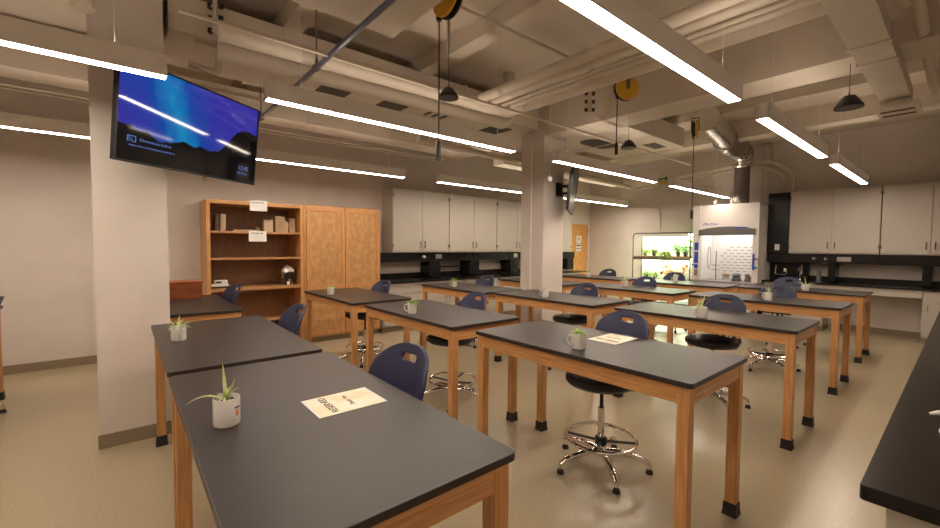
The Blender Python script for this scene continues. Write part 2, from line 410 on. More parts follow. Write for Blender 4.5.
STOOLS = [ # x, y of column, rz, label
 (.74, 1.67, .12, 'blue-backed stool at the nearest lab table, its backrest beside the reserved sheet'),
 (.765, 3.42, .02, 'blue-backed stool at the second lab table in front of the open bookcase'),
 (.735, 5.60, .15, 'blue-backed stool at the table with the wooden chest, close before the bookcase'),
 (2.545, 1.60, 0, 'blue-backed stool at the centre foreground table with its whole chrome base showing'),
 (2.50, 3.25, -.05, 'blue-backed stool behind the table with the bushy plant mug, left of centre'),
 (2.45, 5.10, .1, 'blue-backed stool at the table in front of the wardrobe'),
 (4.42, 1.57, 0, 'blue-backed stool beside the mug with tall thin shoots, right of centre'),
 (4.36, 3.18, 0, 'blue-backed stool at the table in front of the middle pillar'),
 (4.24, 4.98, .05, 'blue-backed stool just left of the middle pillar near the wall counter'),
 (6.29, 1.57, 0, 'blue-backed stool in front at the fourth row table, overlapping the one behind it'),
 (6.22, 3.33, 0, 'blue-backed stool in front of the left half of the growing rack'),
 (8.15, 1.88, 0, 'blue-backed stool in the back row on the right, half hidden by the one in front'),
 (7.84, 3.58, 0, 'blue-backed stool in the back row before the reddish plants of the rack'),
 (7.82, 4.99, 0, 'blue-backed stool in the back row left of the growing rack'),
 (-1.17, 5.45, .05, 'blue-backed stool cut off by the left edge of the photo'),
]
for i, (x, y, rz, lab) in enumerate(STOOLS):
    o = sproto if i == 0 else copy_tree(sproto)
    o.location = (x, y, 0); o.rotation_euler = (0, 0, rz); o['label'] = lab; o['category'] = 'stool'; o['group'] = 'blue-backed stools at the lab tables'

# ================================================================ MUG PLANTERS
def leafstrip(b, base, az, length, width, rise, droop, n=7, fold=.25):
    d = Vector((math.cos(az), math.sin(az), 0)); s = Vector((-math.sin(az), math.cos(az), 0)); prev = None
    for i in range(n+1):
        t = i/n; p = Vector(base) + d*(length*(t*math.cos(rise)*1.0)) + Vector((0,0, length*(t*math.sin(rise) - droop*t*t)))
        w_ = width*(.55+.9*t if t < .35 else .865*(1-((t-.35)/.65)**1.6)+.02)/2
        u = [b.verts.new(p - s*w_ + Vector((0,0,w_*fold))), b.verts.new(p), b.verts.new(p + s*w_ + Vector((0,0,w_*fold)))]
        if prev:
            for k in range(2): b.faces.new((prev[k], prev[k+1], u[k+1], u[k]))
        prev = u
def mug(x, y, handle_az, label, kind, seed, big=1.0, z=TH, logo=False):
    rn = random.Random(seed)
    t = thing('mug_planter', label, 'planter', (x, y, z), 0, 'white mugs planted with greenery')
    b = BM(); lathe(b, [(0,0),(.037,0),(.0405,.003),(.0415,.01),(.0415,.093),(.0405,.0955),(.0385,.0955),(.0375,.092),(.0375,.012),(0,.010)], 32); cup = obj('mug', b, WHITEC, t, smooth=True)
    if handle_az is not None:
        b = BM(); c_, s_ = math.cos(handle_az), math.sin(handle_az)
        pts = [(.038,.078),(.052,.081),(.066,.074),(.072,.056),(.069,.038),(.058,.024),(.038,.018)]
        tube(b, [(r*c_, r*s_, zz) for r, zz in pts], .0055, 8); obj('handle', b, WHITEC, cup, smooth=True)
    b = BM(); lathe(b, [(0,.082),(.037,.082),(.037,.078),(0,.078)], 20); obj('soil', b, SOIL, t)
    b = BM()
    if kind == 'spider':
        for k in range(13):
            a = rn.uniform(0, 2*PI); L_ = rn.uniform(.05, .10)*big
            leafstrip(b, (rn.uniform(-.012,.012), rn.uniform(-.012,.012), .08), a, L_, .011, rn.uniform(.5,1.35), rn.uniform(.1,.75))
        leafstrip(b, (0,0,.08), rn.uniform(2,3), .155*big, .018, .65, .62); leafstrip(b, (0,.005,.08), rn.uniform(0,6), .13*big, .016, 1.45, .02); leafstrip(b, (0,-.005,.08), rn.uniform(0,6), .10*big, .012, 1.2, .1)
    elif kind == 'spread':
        for k in range(16):
            leafstrip(b, (rn.uniform(-.015,.015), rn.uniform(-.015,.015), .08), 2*PI*k/16+rn.uniform(-.2,.2), rn.uniform(.06,.115)*big, .012, rn.uniform(.35,.95), rn.uniform(.15,.5))
        leafstrip(b, (0,0,.08), 1.0, .09*big, .012, 1.4, .02)
    elif kind == 'bushy':
        for k in range(42):
            a = rn.uniform(0, 2*PI); r = rn.uniform(0,.034)
            leafstrip(b, (r*math.cos(a), r*math.sin(a), .08+rn.uniform(0,.02)), a, rn.uniform(.025,.05)*big, .018, rn.uniform(.1,1.3), rn.uniform(.1,.8), 4)
    elif kind == 'shoots':
        for k in range(9):
            a = rn.uniform(0, 2*PI)
            leafstrip(b, (rn.uniform(-.02,.02), rn.uniform(-.02,.02), .08), a, rn.uniform(.08,.16)*big, .008, rn.uniform(1.0,1.45), rn.uniform(0,.2))
        for k in range(3): leafstrip(b, (0,0,.08), rn.uniform(0,6.28), .13*big, .012, .5, .5)
    o = obj('foliage', b, LEAFP if kind != 'bushy' else LEAF, t, smooth=True)
    m = o.modifiers.new('s', 'SOLIDIFY'); m.thickness = .0012
    if logo:
        b = BM()
        for k in range(5):
            a = math.radians(-62 + 6*k); r = .0418
            tube(b, [(r*math.cos(a), r*math.sin(a), .062), (r*math.cos(a), r*math.sin(a), .066)], .0022, 6)
        obj('printed_band', b, INK, cup)
        b = BM()
        for k in range(4):
            a = math.radians(-58 + 5*k); r = .0416
            tube(b, [(r*math.cos(a), r*math.sin(a), .035), (r*math.cos(a), r*math.sin(a), .052)], .0018, 6)
        obj('printed_emblem', b, ORANGEP, cup)
    return t
hz = PI*.80
mug(.262, 1.615, None, 'white planter mug with spider plant on the nearest table', 'spider', 3, 1.0, logo=True)
mug(.262, 3.225, None, 'white planter mug with spiky green plant by the near pillar', 'spread', 5, 1.0)
mug(2.120, 1.50, hz, 'white mug with low green sprouts beside the centre table reserved sheet', 'bushy', 6, .85)
mug(2.02, 3.24, hz, 'white mug with bushy green plant on the table left of centre', 'bushy', 7, 1.25)
mug(1.98, 5.08, None, 'small white mug on the table before the wardrobe, almost no leaves showing', 'bushy', 8, .5)
mug(3.85, 4.98, hz, 'white mug with leafy plant on the table in front of the left wall counter', 'bushy', 9, 1.5)
mug(3.93, 3.27, hz, 'white mug on the table before the middle pillar', 'shoots', 10, .5)
mug(3.93, 1.49, hz, 'white mug with tall thin shoots on the table right of centre', 'shoots', 21, 1.1)
mug(5.87, 1.50, hz, 'white mug with upright shoots just in front of a blue backrest on the right', 'shoots', 12, .9)
mug(7.66, 1.50, hz, 'white mug with spreading green leaves, the one farthest to the right', 'spread', 13, 1.5)
mug(6.05, 3.43, hz, 'white mug with spreading leaves on the table left of the growing rack', 'spider', 14, 1.1)
mug(7.50, 3.30, hz, 'white mug on the back row table in front of the fume hood', 'spider', 15, .8)
mug(7.33, 4.97, hz, 'white mug with pale leaves in front of the wooden door', 'spider', 16, 1.6)

# reserved sheets
def sheet(cx, cy, w_, l_, label, rz):
    t = thing('reserved_sheet', label, 'sign', (cx, cy, TH+.0005), rz, 'printed sheets lying on tables')
    b = BM(); box(b, -w_/2, -l_/2, 0, w_/2, l_/2, .0012); obj('paper', b, PAPER, t)
    b = BM(); box(b, -w_/2+.008, -l_/2+.002, .0012, w_/2-.008, l_/2-.002, .0018); obj('parchment_panel', b, PARCH, t)
    # reads from the table's +x side
    text('large_lettering', 'RESERVED', .038, INK, t, (-w_*.24, 0, .0022), (0,0,PI/2))
    text('small_lettering', 'Thank You', .026, GINK, t, (w_*.06, 0, .0022), (0,0,PI/2), italic=.3)
    return t
sheet(.66, 1.56, .27, .205, 'parchment-toned reserved sheet lying on the nearest table', 0)
sheet(2.525, 1.512, .285, .205, 'parchment-toned reserved sheet on the centre table before its stool', 0)

# ================================================================ BENCH ALONG THE RIGHT
t = thing('island_bench', 'black-topped bench running along the right edge of the photo', 'bench', (0,0,0))
b = BM(); prism(b, rrect(1.475, YR+.005, 7.3, .160, .012), .880, .92); obj('worktop', b, EDGE, t, bev=.004)
b = BM(); box(b, 1.56, YR+.01, .1, 7.25, .10, .878); obj('cabinet_body', b, CAB, t)
b = BM(); box(b, 1.60, YR+.02, 0, 7.2, .04, .1); obj('toe_kick', b, BASEB, t)
for k in range(6):
    x = 1.6 + k*.94; b = BM(); box(b, x, .1, .14, x+.90, .118, .68); dd = obj('door', b, CAB, t, bev=.003)
    b = BM(); tube(b, [(x+.8,.118,.6),(x+.8,.145,.6),(x+.8,.145,.52),(x+.8,.118,.52)], .005, 6); obj('handle', b, CHROME, dd)
    b = BM(); box(b, x, .1, .70, x+.90, .118, .86); dd = obj('drawer', b, CAB, t, bev=.003)
    b = BM(); tube(b, [(x+.4,.118,.78),(x+.4,.145,.78),(x+.5,.145,.78),(x+.5,.118,.78)], .005, 6); obj('handle', b, CHROME, dd)
gt = thing('gas_tap', 'small white and green service tap on the black bench at the right edge', 'tap', (2.12, .012, .92))
b = BM(); lathe(b, [(0,0),(.028,0),(.028,.008),(.012,.012),(.012,.06),(0,.06)], 16); obj('base', b, WHITEP, gt, smooth=True)
b = BM(); tube(b, [(0,0,.055),(-.02,.03,.07),(-.028,.05,.062)], [.010,.008,.005], 8); obj('nozzle', b, WHITEP, gt, smooth=True)
b = BM(); obox(b, (0,-.005,.075), (.05,.014,.018)); obj('lever', b, GREENP, gt, bev=.003)
b = BM(); lathe(b, [(.0,.04),(.016,.04),(.016,.048),(0,.048)], 12); obj('collar', b, BLUEP, gt)

# ================================================================ CABINET BUILDERS
def pull(b, p, axis, wall):   # vertical wire pull; axis = outwards dir
    o = Vector(axis)*.03; p = Vector(p)
    tube(b, [p, p+o, p+o+Vector((0,0,.11)), p+Vector((0,0,.11))], .008, 6)
def upper_left(x0, x1, z0, z1, label, split=True):
    yf = 6.70
    t = thing('wall_cabinet', label, 'cabinet', (x0, yf, z0), 0, 'grey wall cabinets on the left wall'); w_ = x1-x0; h_ = z1-z0
    b = BM(); box(b, 0, .02, 0, w_, YL-yf, h_); obj('body', b, CAB, t)
    xs = [0, w_/2, w_] if split else [0, w_]
    for k in range(len(xs)-1):
        b = BM(); box(b, xs[k]+.004, 0, .02, xs[k+1]-.004, .02, h_-.01); dd = obj('door', b, CAB, t, bev=.002)
        hx = xs[k+1]-.05 if k == 0 else xs[k]+.05
        b = BM(); pull(b, (hx, 0, .10), (0,-1,0), 0); obj('handle', b, PULLM, dd, smooth=True)
        ex = xs[k]+.012 if k == 0 else xs[k+1]-.012
        for zz in (.10, h_-.16):
            b = BM(); tube(b, [(ex,-.006,zz),(ex,-.006,zz+.06)], .009, 6); obj('hinge', b, PULLM, dd)
    return t
labsL = ['grey two-door wall cabinet next to the wooden wardrobe', 'grey two-door wall cabinet second from the wardrobe', 'grey wall cabinet partly hidden by the middle pillar', 'grey wall cabinet right of the middle pillar beside the wooden door']
for (x0, x1), lab in zip(((3.77,5.04),(5.05,6.36),(6.37,7.68),(7.69,9.06)), labsL):
    upper_left(x0, x1, 1.405, 2.59, lab)
def upper_right(y1, y0, label):   # y1 > y0
    xf = 10.08; z0, z1 = 1.44, 2.64
    t = thing('wall_cabinet', label, 'cabinet', (xf, y0, z0), 0, 'grey wall cabinets on the far wall'); w_ = y1-y0; h_ = z1-z0
    b = BM(); box(b, .02, 0, 0, XF-xf, w_, h_); obj('body', b, CAB, t)
    for k, (a, c) in enumerate(((0, w_/2), (w_/2, w_))):
        b = BM(); box(b, 0, a+.004, .02, .02, c-.004, h_-.01); dd = obj('door', b, CAB, t, bev=.002)
        hy = c-.05 if k == 0 else a+.05
        b = BM(); pull(b, (0, hy, .10), (-1,0,0), 0); obj('handle', b, PULLM, dd, smooth=True)
        ey = a+.012 if k == 0 else c-.012
        for zz in (.10, h_-.16):
            b = BM(); tube(b, [(-.006,ey,zz),(-.006,ey,zz+.06)], .009, 6); obj('hinge', b, PULLM, dd)
upper_right(2.27, .985, 'grey two-door wall cabinet on the far wall beside the black panel')
upper_right(.975, -.20, 'grey two-door wall cabinet on the far wall cut off by the right edge')

# service ledges, counters
t = thing('service_ledge', 'black service ledge under the left wall cabinets', 'ledge', (0,0,0))
b = BM(); box(b, 3.45, 6.80, 1.225, 9.36, YL, 1.40); obj('fascia', b, EDGE, t, bev=.004)
for x in (4.63, 5.66, 6.90, 7.9, 9.02):
    b = BM(); box(b, x, 6.78, .93, x+.27, YL, 1.225); obj('upright', b, EDGE, t, bev=.003)
b = BM(); box(b, 4.91, 6.9, 1.10, 5.65, YL, 1.115); box(b, 7.18, 6.9, 1.10, 7.9, YL, 1.115); obj('middle_shelf', b, EDGE, t)
for x in (4.50,):
    b = BM(); lathe(b, [(0,0),(.03,0),(.03,.02),(.02,.05),(0,.05)], 12); o = obj('valve_knob', b, WHITEP, t, loc=(x, 6.80, 1.32), smooth=True); o.rotation_euler = (PI/2,0,0)
b = BM(); box(b, 4.78, 6.785, 1.28, 4.93, 6.80, 1.37); obj('outlet', b, STEEL, t)
b = BM(); box(b, 7.0, 6.785, 1.28, 7.12, 6.80, 1.37); obj('outlet', b, STEEL, t)
t = thing('wall_counter', 'black counter top with backsplash along the left wall', 'counter', (0,0,0))
b = BM(); box(b, 3.43, 6.42, .87, 9.45, YL, .90); obj('worktop', b, EDGE, t, bev=.004)
b = BM(); box(b, 3.43, YL-.025, .90, 9.15, YL, 1.0); obj('backsplash', b, EDGE, t, bev=.003)
def base_left(x0, x1, label):
    t = thing('base_cabinet', label, 'cabinet', (x0, 6.46, 0), 0, 'grey base cabinets on the left wall'); w_ = x1-x0
    b = BM(); box(b, 0, .02, .1, w_, YL-6.46-.04, .868); obj('body', b, CAB, t)
    b = BM(); box(b, .0, .07, 0, w_, YL-6.46-.04, .1); obj('toe_kick', b, BASEB, t)
    b = BM(); box(b, .006, 0, .68, w_-.006, .02, .86); dd = obj('drawer', b, CAB, t, bev=.003)
    b = BM(); tube(b, [(w_/2-.05,0,.78),(w_/2-.05,-.03,.78),(w_/2+.05,-.03,.78),(w_/2+.05,0,.78)], .0055, 6); obj('handle', b, CHROME, dd, smooth=True)
    for a, c, hx in ((.006, w_/2-.003, w_/2-.05), (w_/2+.003, w_-.006, w_/2+.05)):
        b = BM(); box(b, a, 0, .12, c, .02, .67); dd = obj('door', b, CAB, t, bev=.003)
        b = BM(); pull(b, (hx, 0, .52), (0,-1,0), 0); obj('handle', b, CHROME, dd, smooth=True)
for (x0, x1), lab in zip(((3.46,4.36),(4.37,5.27),(5.28,6.18),(6.19,7.3),(7.31,8.2),(8.21,9.12)),
    ['grey base cabinet beside the wardrobe', 'second grey base cabinet from the wardrobe', 'third grey base cabinet from the wardrobe, behind table legs', 'grey base cabinet just left of the middle pillar', 'grey base cabinet hidden behind the middle pillar', 'grey base cabinet nearest the wooden door']):
    base_left(x0, x1, lab)

# far wall side
t = thing('service_ledge', 'black service ledge under the far wall cabinets', 'ledge', (0,0,0))
b = BM(); box(b, 10.12, -.2, 1.26, XF, 2.63, 1.43); obj('fascia', b, EDGE, t, bev=.004)
for y in (.36, 1.56):
    b = BM(); box(b, 10.15, y, .93, XF, y+.11, 1.26); obj('upright', b, EDGE, t, bev=.003)
for y in (1.87, 1.70):
    b = BM(); lathe(b, [(0,0),(.034,0),(.034,.02),(.02,.05),(0,.05)], 12); o = obj('valve_knob', b, STEEL, t, loc=(10.12, y, 1.345), smooth=True); o.rotation_euler = (0,-PI/2,0)
b = BM(); box(b, 10.105, 1.35, 1.305, 10.12, 1.54, 1.385); obj('outlet', b, STEEL, t)
t = thing('wall_counter', 'black counter top with backsplash along the far wall', 'counter', (0,0,0))
b = BM(); box(b, 9.86, -.4, .87, XF, 2.64, .90); obj('worktop', b, EDGE, t, bev=.004)
b = BM(); box(b, XF-.025, -.4, .90, XF, 2.64, 1.0); obj('backsplash', b, EDGE, t, bev=.003)
b = BM(); box(b, 10.0, 1.98, .899, 10.38, 2.5, .905); obj('sink_rim', b, EDGE, t, bev=.002)
t = thing('splash_panel', 'tall black panel between fume hood and far wall cabinets', 'panel', (0,0,0))
b = BM(); box(b, 10.10, 2.275, 1.44, 10.49, 2.635, 2.64); obj('upper_panel', b, EDGE, t, bev=.003)
b = BM(); box(b, 10.38, 2.0, .91, 10.49, 2.635, 1.255); obj('lower_panel', b, EDGE, t, bev=.003)
b = BM(); box(b, 10.088, 2.42, 1.50, 10.10, 2.50, 1.62); obj('switch_plate', b, WHITEP, t, bev=.002)
def base_far(y0, y1, label):
    t = thing('base_cabinet', label, 'cabinet', (9.90, y0, 0), 0, 'grey base cabinets on the far wall'); w_ = y1-y0
    b = BM(); box(b, .02, 0, .1, XF-9.90-.04, w_, .868); obj('body', b, CAB, t)
    b = BM(); box(b, .07, 0, 0, XF-9.9-.04, w_, .1); obj('toe_kick', b, BASEB, t)
    b = BM(); box(b, 0, .006, .68, .02, w_-.006, .86); dd = obj('drawer', b, CAB, t, bev=.003)
    b = BM(); tube(b, [(0,w_/2-.05,.78),(-.03,w_/2-.05,.78),(-.03,w_/2+.05,.78),(0,w_/2+.05,.78)], .0055, 6); obj('handle', b, CHROME, dd, smooth=True)
    b = BM(); box(b, 0, .006, .12, .02, w_-.006, .67); dd = obj('door', b, CAB, t, bev=.003)
    b = BM(); pull(b, (0, w_-.06, .52), (-1,0,0), 0); obj('handle', b, CHROME, dd, smooth=True)
base_far(1.68, 2.62, 'grey sink base cabinet next to the fume hood')
base_far(-.35, .44, 'grey base cabinet right of the open knee space on the far wall')
t = thing('apron_panel', 'grey apron under the far counter above the open knee space', 'panel')
b = BM(); box(b, 9.90, .445, .74, 9.925, 1.675, .868); obj('front_rail', b, CAB, t, bev=.002)
# sink fittings
t = thing('faucet', 'chrome gooseneck faucet at the far wall sink', 'faucet', (10.33, 2.12, .90))
b = BM(); tube(b, [(0,0,0),(0,0,.20),(-.02,0,.26),(-.07,0,.28),(-.12,0,.26),(-.13,0,.20)], .011, 8); lathe(b, [(0,0),(.025,0),(.02,.03),(0,.03)], 12); obj('spout', b, CHROME, t, smooth=True)
b = BM(); tube(b, [(0,-.06,.05),(0,.06,.05)], .007, 6); obj('handle', b, CHROME, t, smooth=True)
t = thing('drying_rack', 'chrome wire frame with hose mounted behind the sink', 'rack', (10.34, 2.46, 1.0))
b = BM(); tube(b, [(0,.06,.20),(0,.075,.03),(0,.05,.0),(0,-.09,.0),(0,-.12,.03),(0,-.12,.12)], .009, 8); obj('frame', b, CHROME, t, smooth=True)
b = BM(); lathe(b, [(0,0),(.03,0),(.03,.06),(.018,.08),(0,.08)], 12, (0,-.09,.06)); obj('spray_head', b, CHROME, t, smooth=True)
t = thing('spray_hose', 'chrome spray nozzle hanging right of the wire frame', 'faucet', (10.34, 2.10, 1.03))
b = BM(); tube(b, [(0,0,.18),(0,0,.05),(-.02,0,0)], .016, 8); obj('nozzle', b, STEEL, t, smooth=True)
t = thing('gas_turret', 'dark upright turret on the far counter', 'tap', (10.15, 1.80, .90))
b = BM(); lathe(b, [(0,0),(.045,0),(.04,.02),(.035,.2),(.03,.24),(0,.24)], 16); obj('column', b, HEADER, t, smooth=True)

# ================================================================ FUME HOOD
HX, H0, H1, HZ = 9.60, 2.64, 3.88, 2.44
t = thing('fume_hood', 'white fume hood with lit interior on the far wall', 'fume hood', (0,0,0))
b = BM()
box(b, HX+.06, H0, .0, 10.45, H0+.03, HZ); box(b, HX+.06, H1-.03, 0, 10.45, H1, HZ); box(b, HX+.06, H0, HZ-.03, 10.45, H1, HZ); box(b, 10.42, H0, 0, 10.45, H1, HZ)
box(b, HX+.02, H0+.1, 1.88, HX+.08, H1-.1, HZ)      # front panel above the sash
obj('shell', b, HOODM, t, bev=.004)
for y0, y1 in ((H0, H0+.105), (H1-.155, H1)):
    b = BM(); box(b, HX, y0, .84, HX+.10, y1, HZ); obj('corner_post', b, HOODM, t, bev=.008)
b = BM(); box(b, HX+.01, H0, 0, 10.42, H1, .80); bc = obj('base_cabinet', b, HOODM, t, bev=.004)
for k in range(2):
    b = BM(); box(b, HX-.008, H0+.02+k*.615, .12, HX+.01, H0+.61+k*.615, .80); dd = obj('door', b, HOODM, bc, bev=.003)
b = BM(); box(b, HX-.05, H0+.0, .80, 10.42, H1, .84); obj('work_surface', b, mat('grey_hood_top', (.25,.235,.22), .35), t, bev=.006)
b = BM(); box(b, 10.30, H0+.10, .84, 10.33, H1-.14, 1.95); bf = obj('baffle', b, HOODIN, t)
b = BM(); rn = random.Random(2)
for r in range(9):
    for c in range(6):
        if r > 6 and c in (0, 5): continue
        y = H0+.17+c*.13+(.06 if r % 2 else 0); z = 1.02+r*.066; b_ = .04
        box(b, 10.292, y-b_, z, 10.30, y+b_, z+.011)
obj('baffle_slots', b, GINK, bf)
b = BM(); box(b, HX+.1, H0+.095, .84, 10.3, H0+.105, 1.95); box(b, HX+.1, H1-.155, .84, 10.3, H1-.145, 1.95); box(b, HX+.1, H0+.1, 1.94, 10.3, H1-.15, 1.95); obj('liner', b, HOODIN, t)
b = BM(); box(b, HX+.25, H0+.25, 1.915, HX+.45, H1-.3, 1.937); obj('interior_light', b, HOODLM, t)
# arched grey header
b = BM(); n = 18; fr = []; 
ya, yb = H0+.06, H1-.13
for i in range(n+1):
    u = i/n; y = ya+(yb-ya)*u; zt = 1.90+.055*math.sin(PI*min(1,max(0,(u-.05)/.9)))**.7
    fr.append([b.verts.new(p) for p in ((HX-.03,y,1.80),(HX-.03,y,zt+.02),(HX+.03,y,zt+.03),(HX+.03,y,1.80))])
for i in range(n):
    for k in range(4): b.faces.new((fr[i][k], fr[i][(k+1)%4], fr[i+1][(k+1)%4], fr[i+1][k]))
b.faces.new(fr[0]); b.faces.new(fr[-1][::-1]); obj('header', b, HEADER, t, bev=.003)
b = BM(); box(b, HX-.034, H0+.20, 1.935, HX-.029, H0+.40, 1.96); obj('blue_badge', b, BLUEP, t)
text('lettering', 'Airflow', .085, BLUEP, t, (HX+.018, H1-.36, 2.04), (PI/2,0,-PI/2), italic=.4)
b = BM(); tube(b, [(HX+.017, H1-.20, 2.02),(HX+.017,H1-.235,2.06),(HX+.017,H1-.255,2.07),(HX+.017,H1-.26,2.04)], .006, 6); obj('swoosh_mark', b, INK, t)
for z0, z1 in ((1.48,1.65),(1.20,1.45),(1.09,1.18)):
    b = BM(); box(b, HX-.004, H1-.125, z0, HX, H1-.045, z1); obj('blue_panel', b, BLUEP, t)
b = BM(); box(b, HX-.004, H1-.12, .93, HX, H1-.05, 1.07); obj('vent_slot', b, GINK, t)
for z, m in ((1.32, REDP), (1.15, GREENP)):
    b = BM(); lathe(b, [(0,0),(.022,0),(.022,.03),(0,.035)], 12); o = obj('service_knob', b, m, t, loc=(HX, H0+.035, z)); o.rotation_euler = (0,-PI/2,0)
b = BM(); box(b, HX-.004, H0+.06, 1.10, HX, H0+.10, 1.42); obj('blue_panel', b, BLUEP, t)
for z, m in ((1.26, ORANGEP), (1.17, BLUEP)):
    b = BM(); lathe(b, [(0,0),(.02,0),(.02,.03),(0,.035)], 12); o = obj('service_knob', b, m, t, loc=(HX, H1-.02, z)); o.rotation_euler = (0,-PI/2,0)
b = BM(); pts = [(HX+.13, H1-.30+.03*math.cos(a), 1.32+.24*math.sin(a)) for a in [2*PI*k/24 for k in range(24)]]; tube(b, pts, .006, 6, True); obj('hose_loop', b, STEEL, t, smooth=True)
b = BM(); box(b, 10.0, H0-.006, 1.48, 10.08, H0, 1.60); obj('switch_plate', b, WHITEP, t)
def small(name, label, cat, loc, parts, group=None):
    t = thing(name, label, cat, loc, 0, group)
    for pn, prof, m in parts:
        b = BM(); lathe(b, prof, 18); obj(pn, b, m, t, smooth=True)
    return t
t = thing('ring_stand', 'thin metal ring stand with clamps inside the fume hood', 'stand', (9.95, 3.52, .84))
b = BM(); box(b, -.06,-.09,0,.06,.09,.012); obj('base', b, STEEL, t); b = BM(); tube(b, [(0,0,.01),(0,0,.62)], .011, 8); obj('rod', b, GINK, t)
for z in (.22, .32):
    b = BM(); tube(b, [(0,-.08,z),(0,.09,z)], .009, 6); obj('clamp', b, STEEL, t)
for y, s, m, lab in ((3.30,.11,CARD,'brown-topped glass jar inside the fume hood'),(3.10,.13,HEADER,'dark grey flask inside the fume hood'),(2.90,.08,GINK,'low dark burner inside the fume hood'),(2.80,.10,STEEL,'steel clamp head at the right inside the fume hood')):
    t = small('lab_jar', lab, 'glassware', (9.9, y, .84), [('body', [(0,0),(s*.7,0),(s*.75,.02),(s*.55,.09),(0,.09)], GLASS if m is CARD else m), ('lid', [(0,.09),(s*.4,.09),(s*.75,.12),(s*.5,.16),(0,.165)], m)], 'glassware on the hood surface')
# hood exhaust
t = thing('exhaust_duct', 'galvanised exhaust stack with silver flexible bends above the fume hood', 'duct', (0,0,0))
b = BM(); lathe(b, [(0,2.44),(.14,2.44),(.14,3.28),(0,3.28)], 24, (9.95,3.08,0)); obj('stack', b, GALV, t, smooth=True)
b = BM(); P = [(9.95,3.08,3.22),(9.93,3.07,3.35),(9.75,3.02,3.48),(9.4,2.98,3.52),(8.9,2.92,3.44),(8.4,2.86,3.42),(7.9,2.76,3.48),(7.0,2.68,3.54)]
pp = []
for i in range(len(P)-1):
    for k in range(5): pp.append(Vector(P[i]).lerp(Vector(P[i+1]), k/5))
pp.append(Vector(P[-1]))
for _ in range(3): pp = [pp[0]] + [(pp[i-1]+pp[i]*2+pp[i+1])/4 for i in range(1,len(pp)-1)] + [pp[-1]]
tube(b, pp, [.168+.022*(k % 2) for k in range(len(pp))], 20); obj('flexible_section', b, SILVER, t, smooth=True)
for i in (9, 18, 27):
    b = BM(); d_ = (pp[i+1]-pp[i-1]).normalized()*.02; tube(b, [pp[i]-d_, pp[i]+d_], .198, 20); obj('clamp_band', b, STEEL, t, smooth=True)
b = BM(); tube(b, [(9.75,3.19,2.44),(9.75,3.19,2.56)], .02, 8); o = obj('sprinkler_stub', b, WHITEP, t)

# ================================================================ GROWING RACK
RX, R0, R1 = 9.95, 4.06, 5.45
t = thing('growing_rack', 'black-framed plant growing rack glowing with white grow lights', 'rack', (0,0,0))
for x in (RX, RX+.44):
    for y in (R0, R1):
        b = BM(); lathe(b, [(0,0),(.016,0),(.016,1.80),(0,1.84)], 10, (x,y,0)); obj('post', b, HEADER, t, smooth=True)
b = BM(); 
for x in (RX, RX+.44): tube(b, [(x,R0,1.75)] + bend((x,R0,1.78),(x,R0,1.88),(x,R0+.06,1.88),5) + bend((x,R1-.06,1.88),(x,R1,1.88),(x,R1,1.78),5) + [(x,R1,1.75)], .018, 8)
tube(b, [(RX,R0+.06,1.88),(RX+.44,R0+.06,1.88)], .012, 8); tube(b, [(RX,R1-.06,1.88),(RX+.44,R1-.06,1.88)], .012, 8); obj('top_frame', b, HEADER, t, smooth=True)
for z in (.18, .72, 1.28):
    b = BM(); box(b, RX-.01, R0, z, RX+.45, R1, z+.045); obj('shelf', b, CARD if z > 1 else HEADER, t, bev=.004)
    b = BM(); box(b, RX-.012, R0, z-.045, RX-.004, R1, z); obj('front_lip', b, HEADER, t)
b = BM(); box(b, RX-.012, R0+.05, 1.79, RX-.004, R1-.05, 1.86); obj('top_lip', b, WHITEP, t)
for z in (.68, 1.245, 1.82):
    for dx in (.10, .30):
        b = BM(); box(b, RX+dx, R0+.05, z, RX+dx+.05, R1-.05, z+.02); obj('grow_tube', b, GROWL, t)
b = BM(); box(b, RX+.455, R0, .18, RX+.462, R1, 1.80); obj('reflective_liner', b, RACKB, t)
b = BM(); box(b, RX, R0+.02, 1.855, RX+.44, R1-.02, 1.862); obj('top_reflector', b, WHITEP, t)
def rackplant(x, y, z, kind, s, label, seed):
    rn = random.Random(seed); t = thing('potted_plant', label, 'plant', (x,y,z), 0, 'plants on the growing rack')
    b = BM(); lathe(b, [(0,0),(.036,0),(.048,.09),(.052,.09),(.052,.10),(.04,.10),(0,.085)], 16); obj('pot', b, HEADER, t, smooth=True)
    b = BM()
    if kind == 'fern':
        for k in range(70):
            leafstrip(b, (rn.uniform(-.03,.03),rn.uniform(-.03,.03),.09), rn.uniform(0,2*PI), rn.uniform(.08,.2)*s, .022, rn.uniform(.1,1.2), rn.uniform(.3,1.0), 5)
    elif kind == 'trail':
        for k in range(60):
            leafstrip(b, (rn.uniform(-.04,.02),rn.uniform(-.04,.04),.09), rn.uniform(PI*.6,PI*1.4) if k % 2 else rn.uniform(0,2*PI), rn.uniform(.08,.22)*s, .02, rn.uniform(.1,.9), rn.uniform(.9,1.9), 6)
    else:
        for k in range(26):
            a = rn.uniform(0,2*PI); r = rn.uniform(.02,.13)*s; zz = .1+rn.uniform(.02,.2)*s
            tube(b, [(0,0,.08),(r*.5*math.cos(a),r*.5*math.sin(a),zz*.8),(r*math.cos(a),r*math.sin(a),zz)], .003, 4)
            leafstrip(b, (r*math.cos(a),r*math.sin(a),zz), a, .11*s, .075*s, rn.uniform(-.2,.6), .4, 5)
    o = obj('foliage', b, {'fern':LEAF,'trail':LEAF,'broad':LEAFD,'red':LEAFR}[kind], t, smooth=True)
    m = o.modifiers.new('s', 'SOLIDIFY'); m.thickness = .0015
rackplant(RX+.2, 5.22, 1.325, 'fern', 1.35, 'small green plant at the left end of the upper rack shelf', 1)
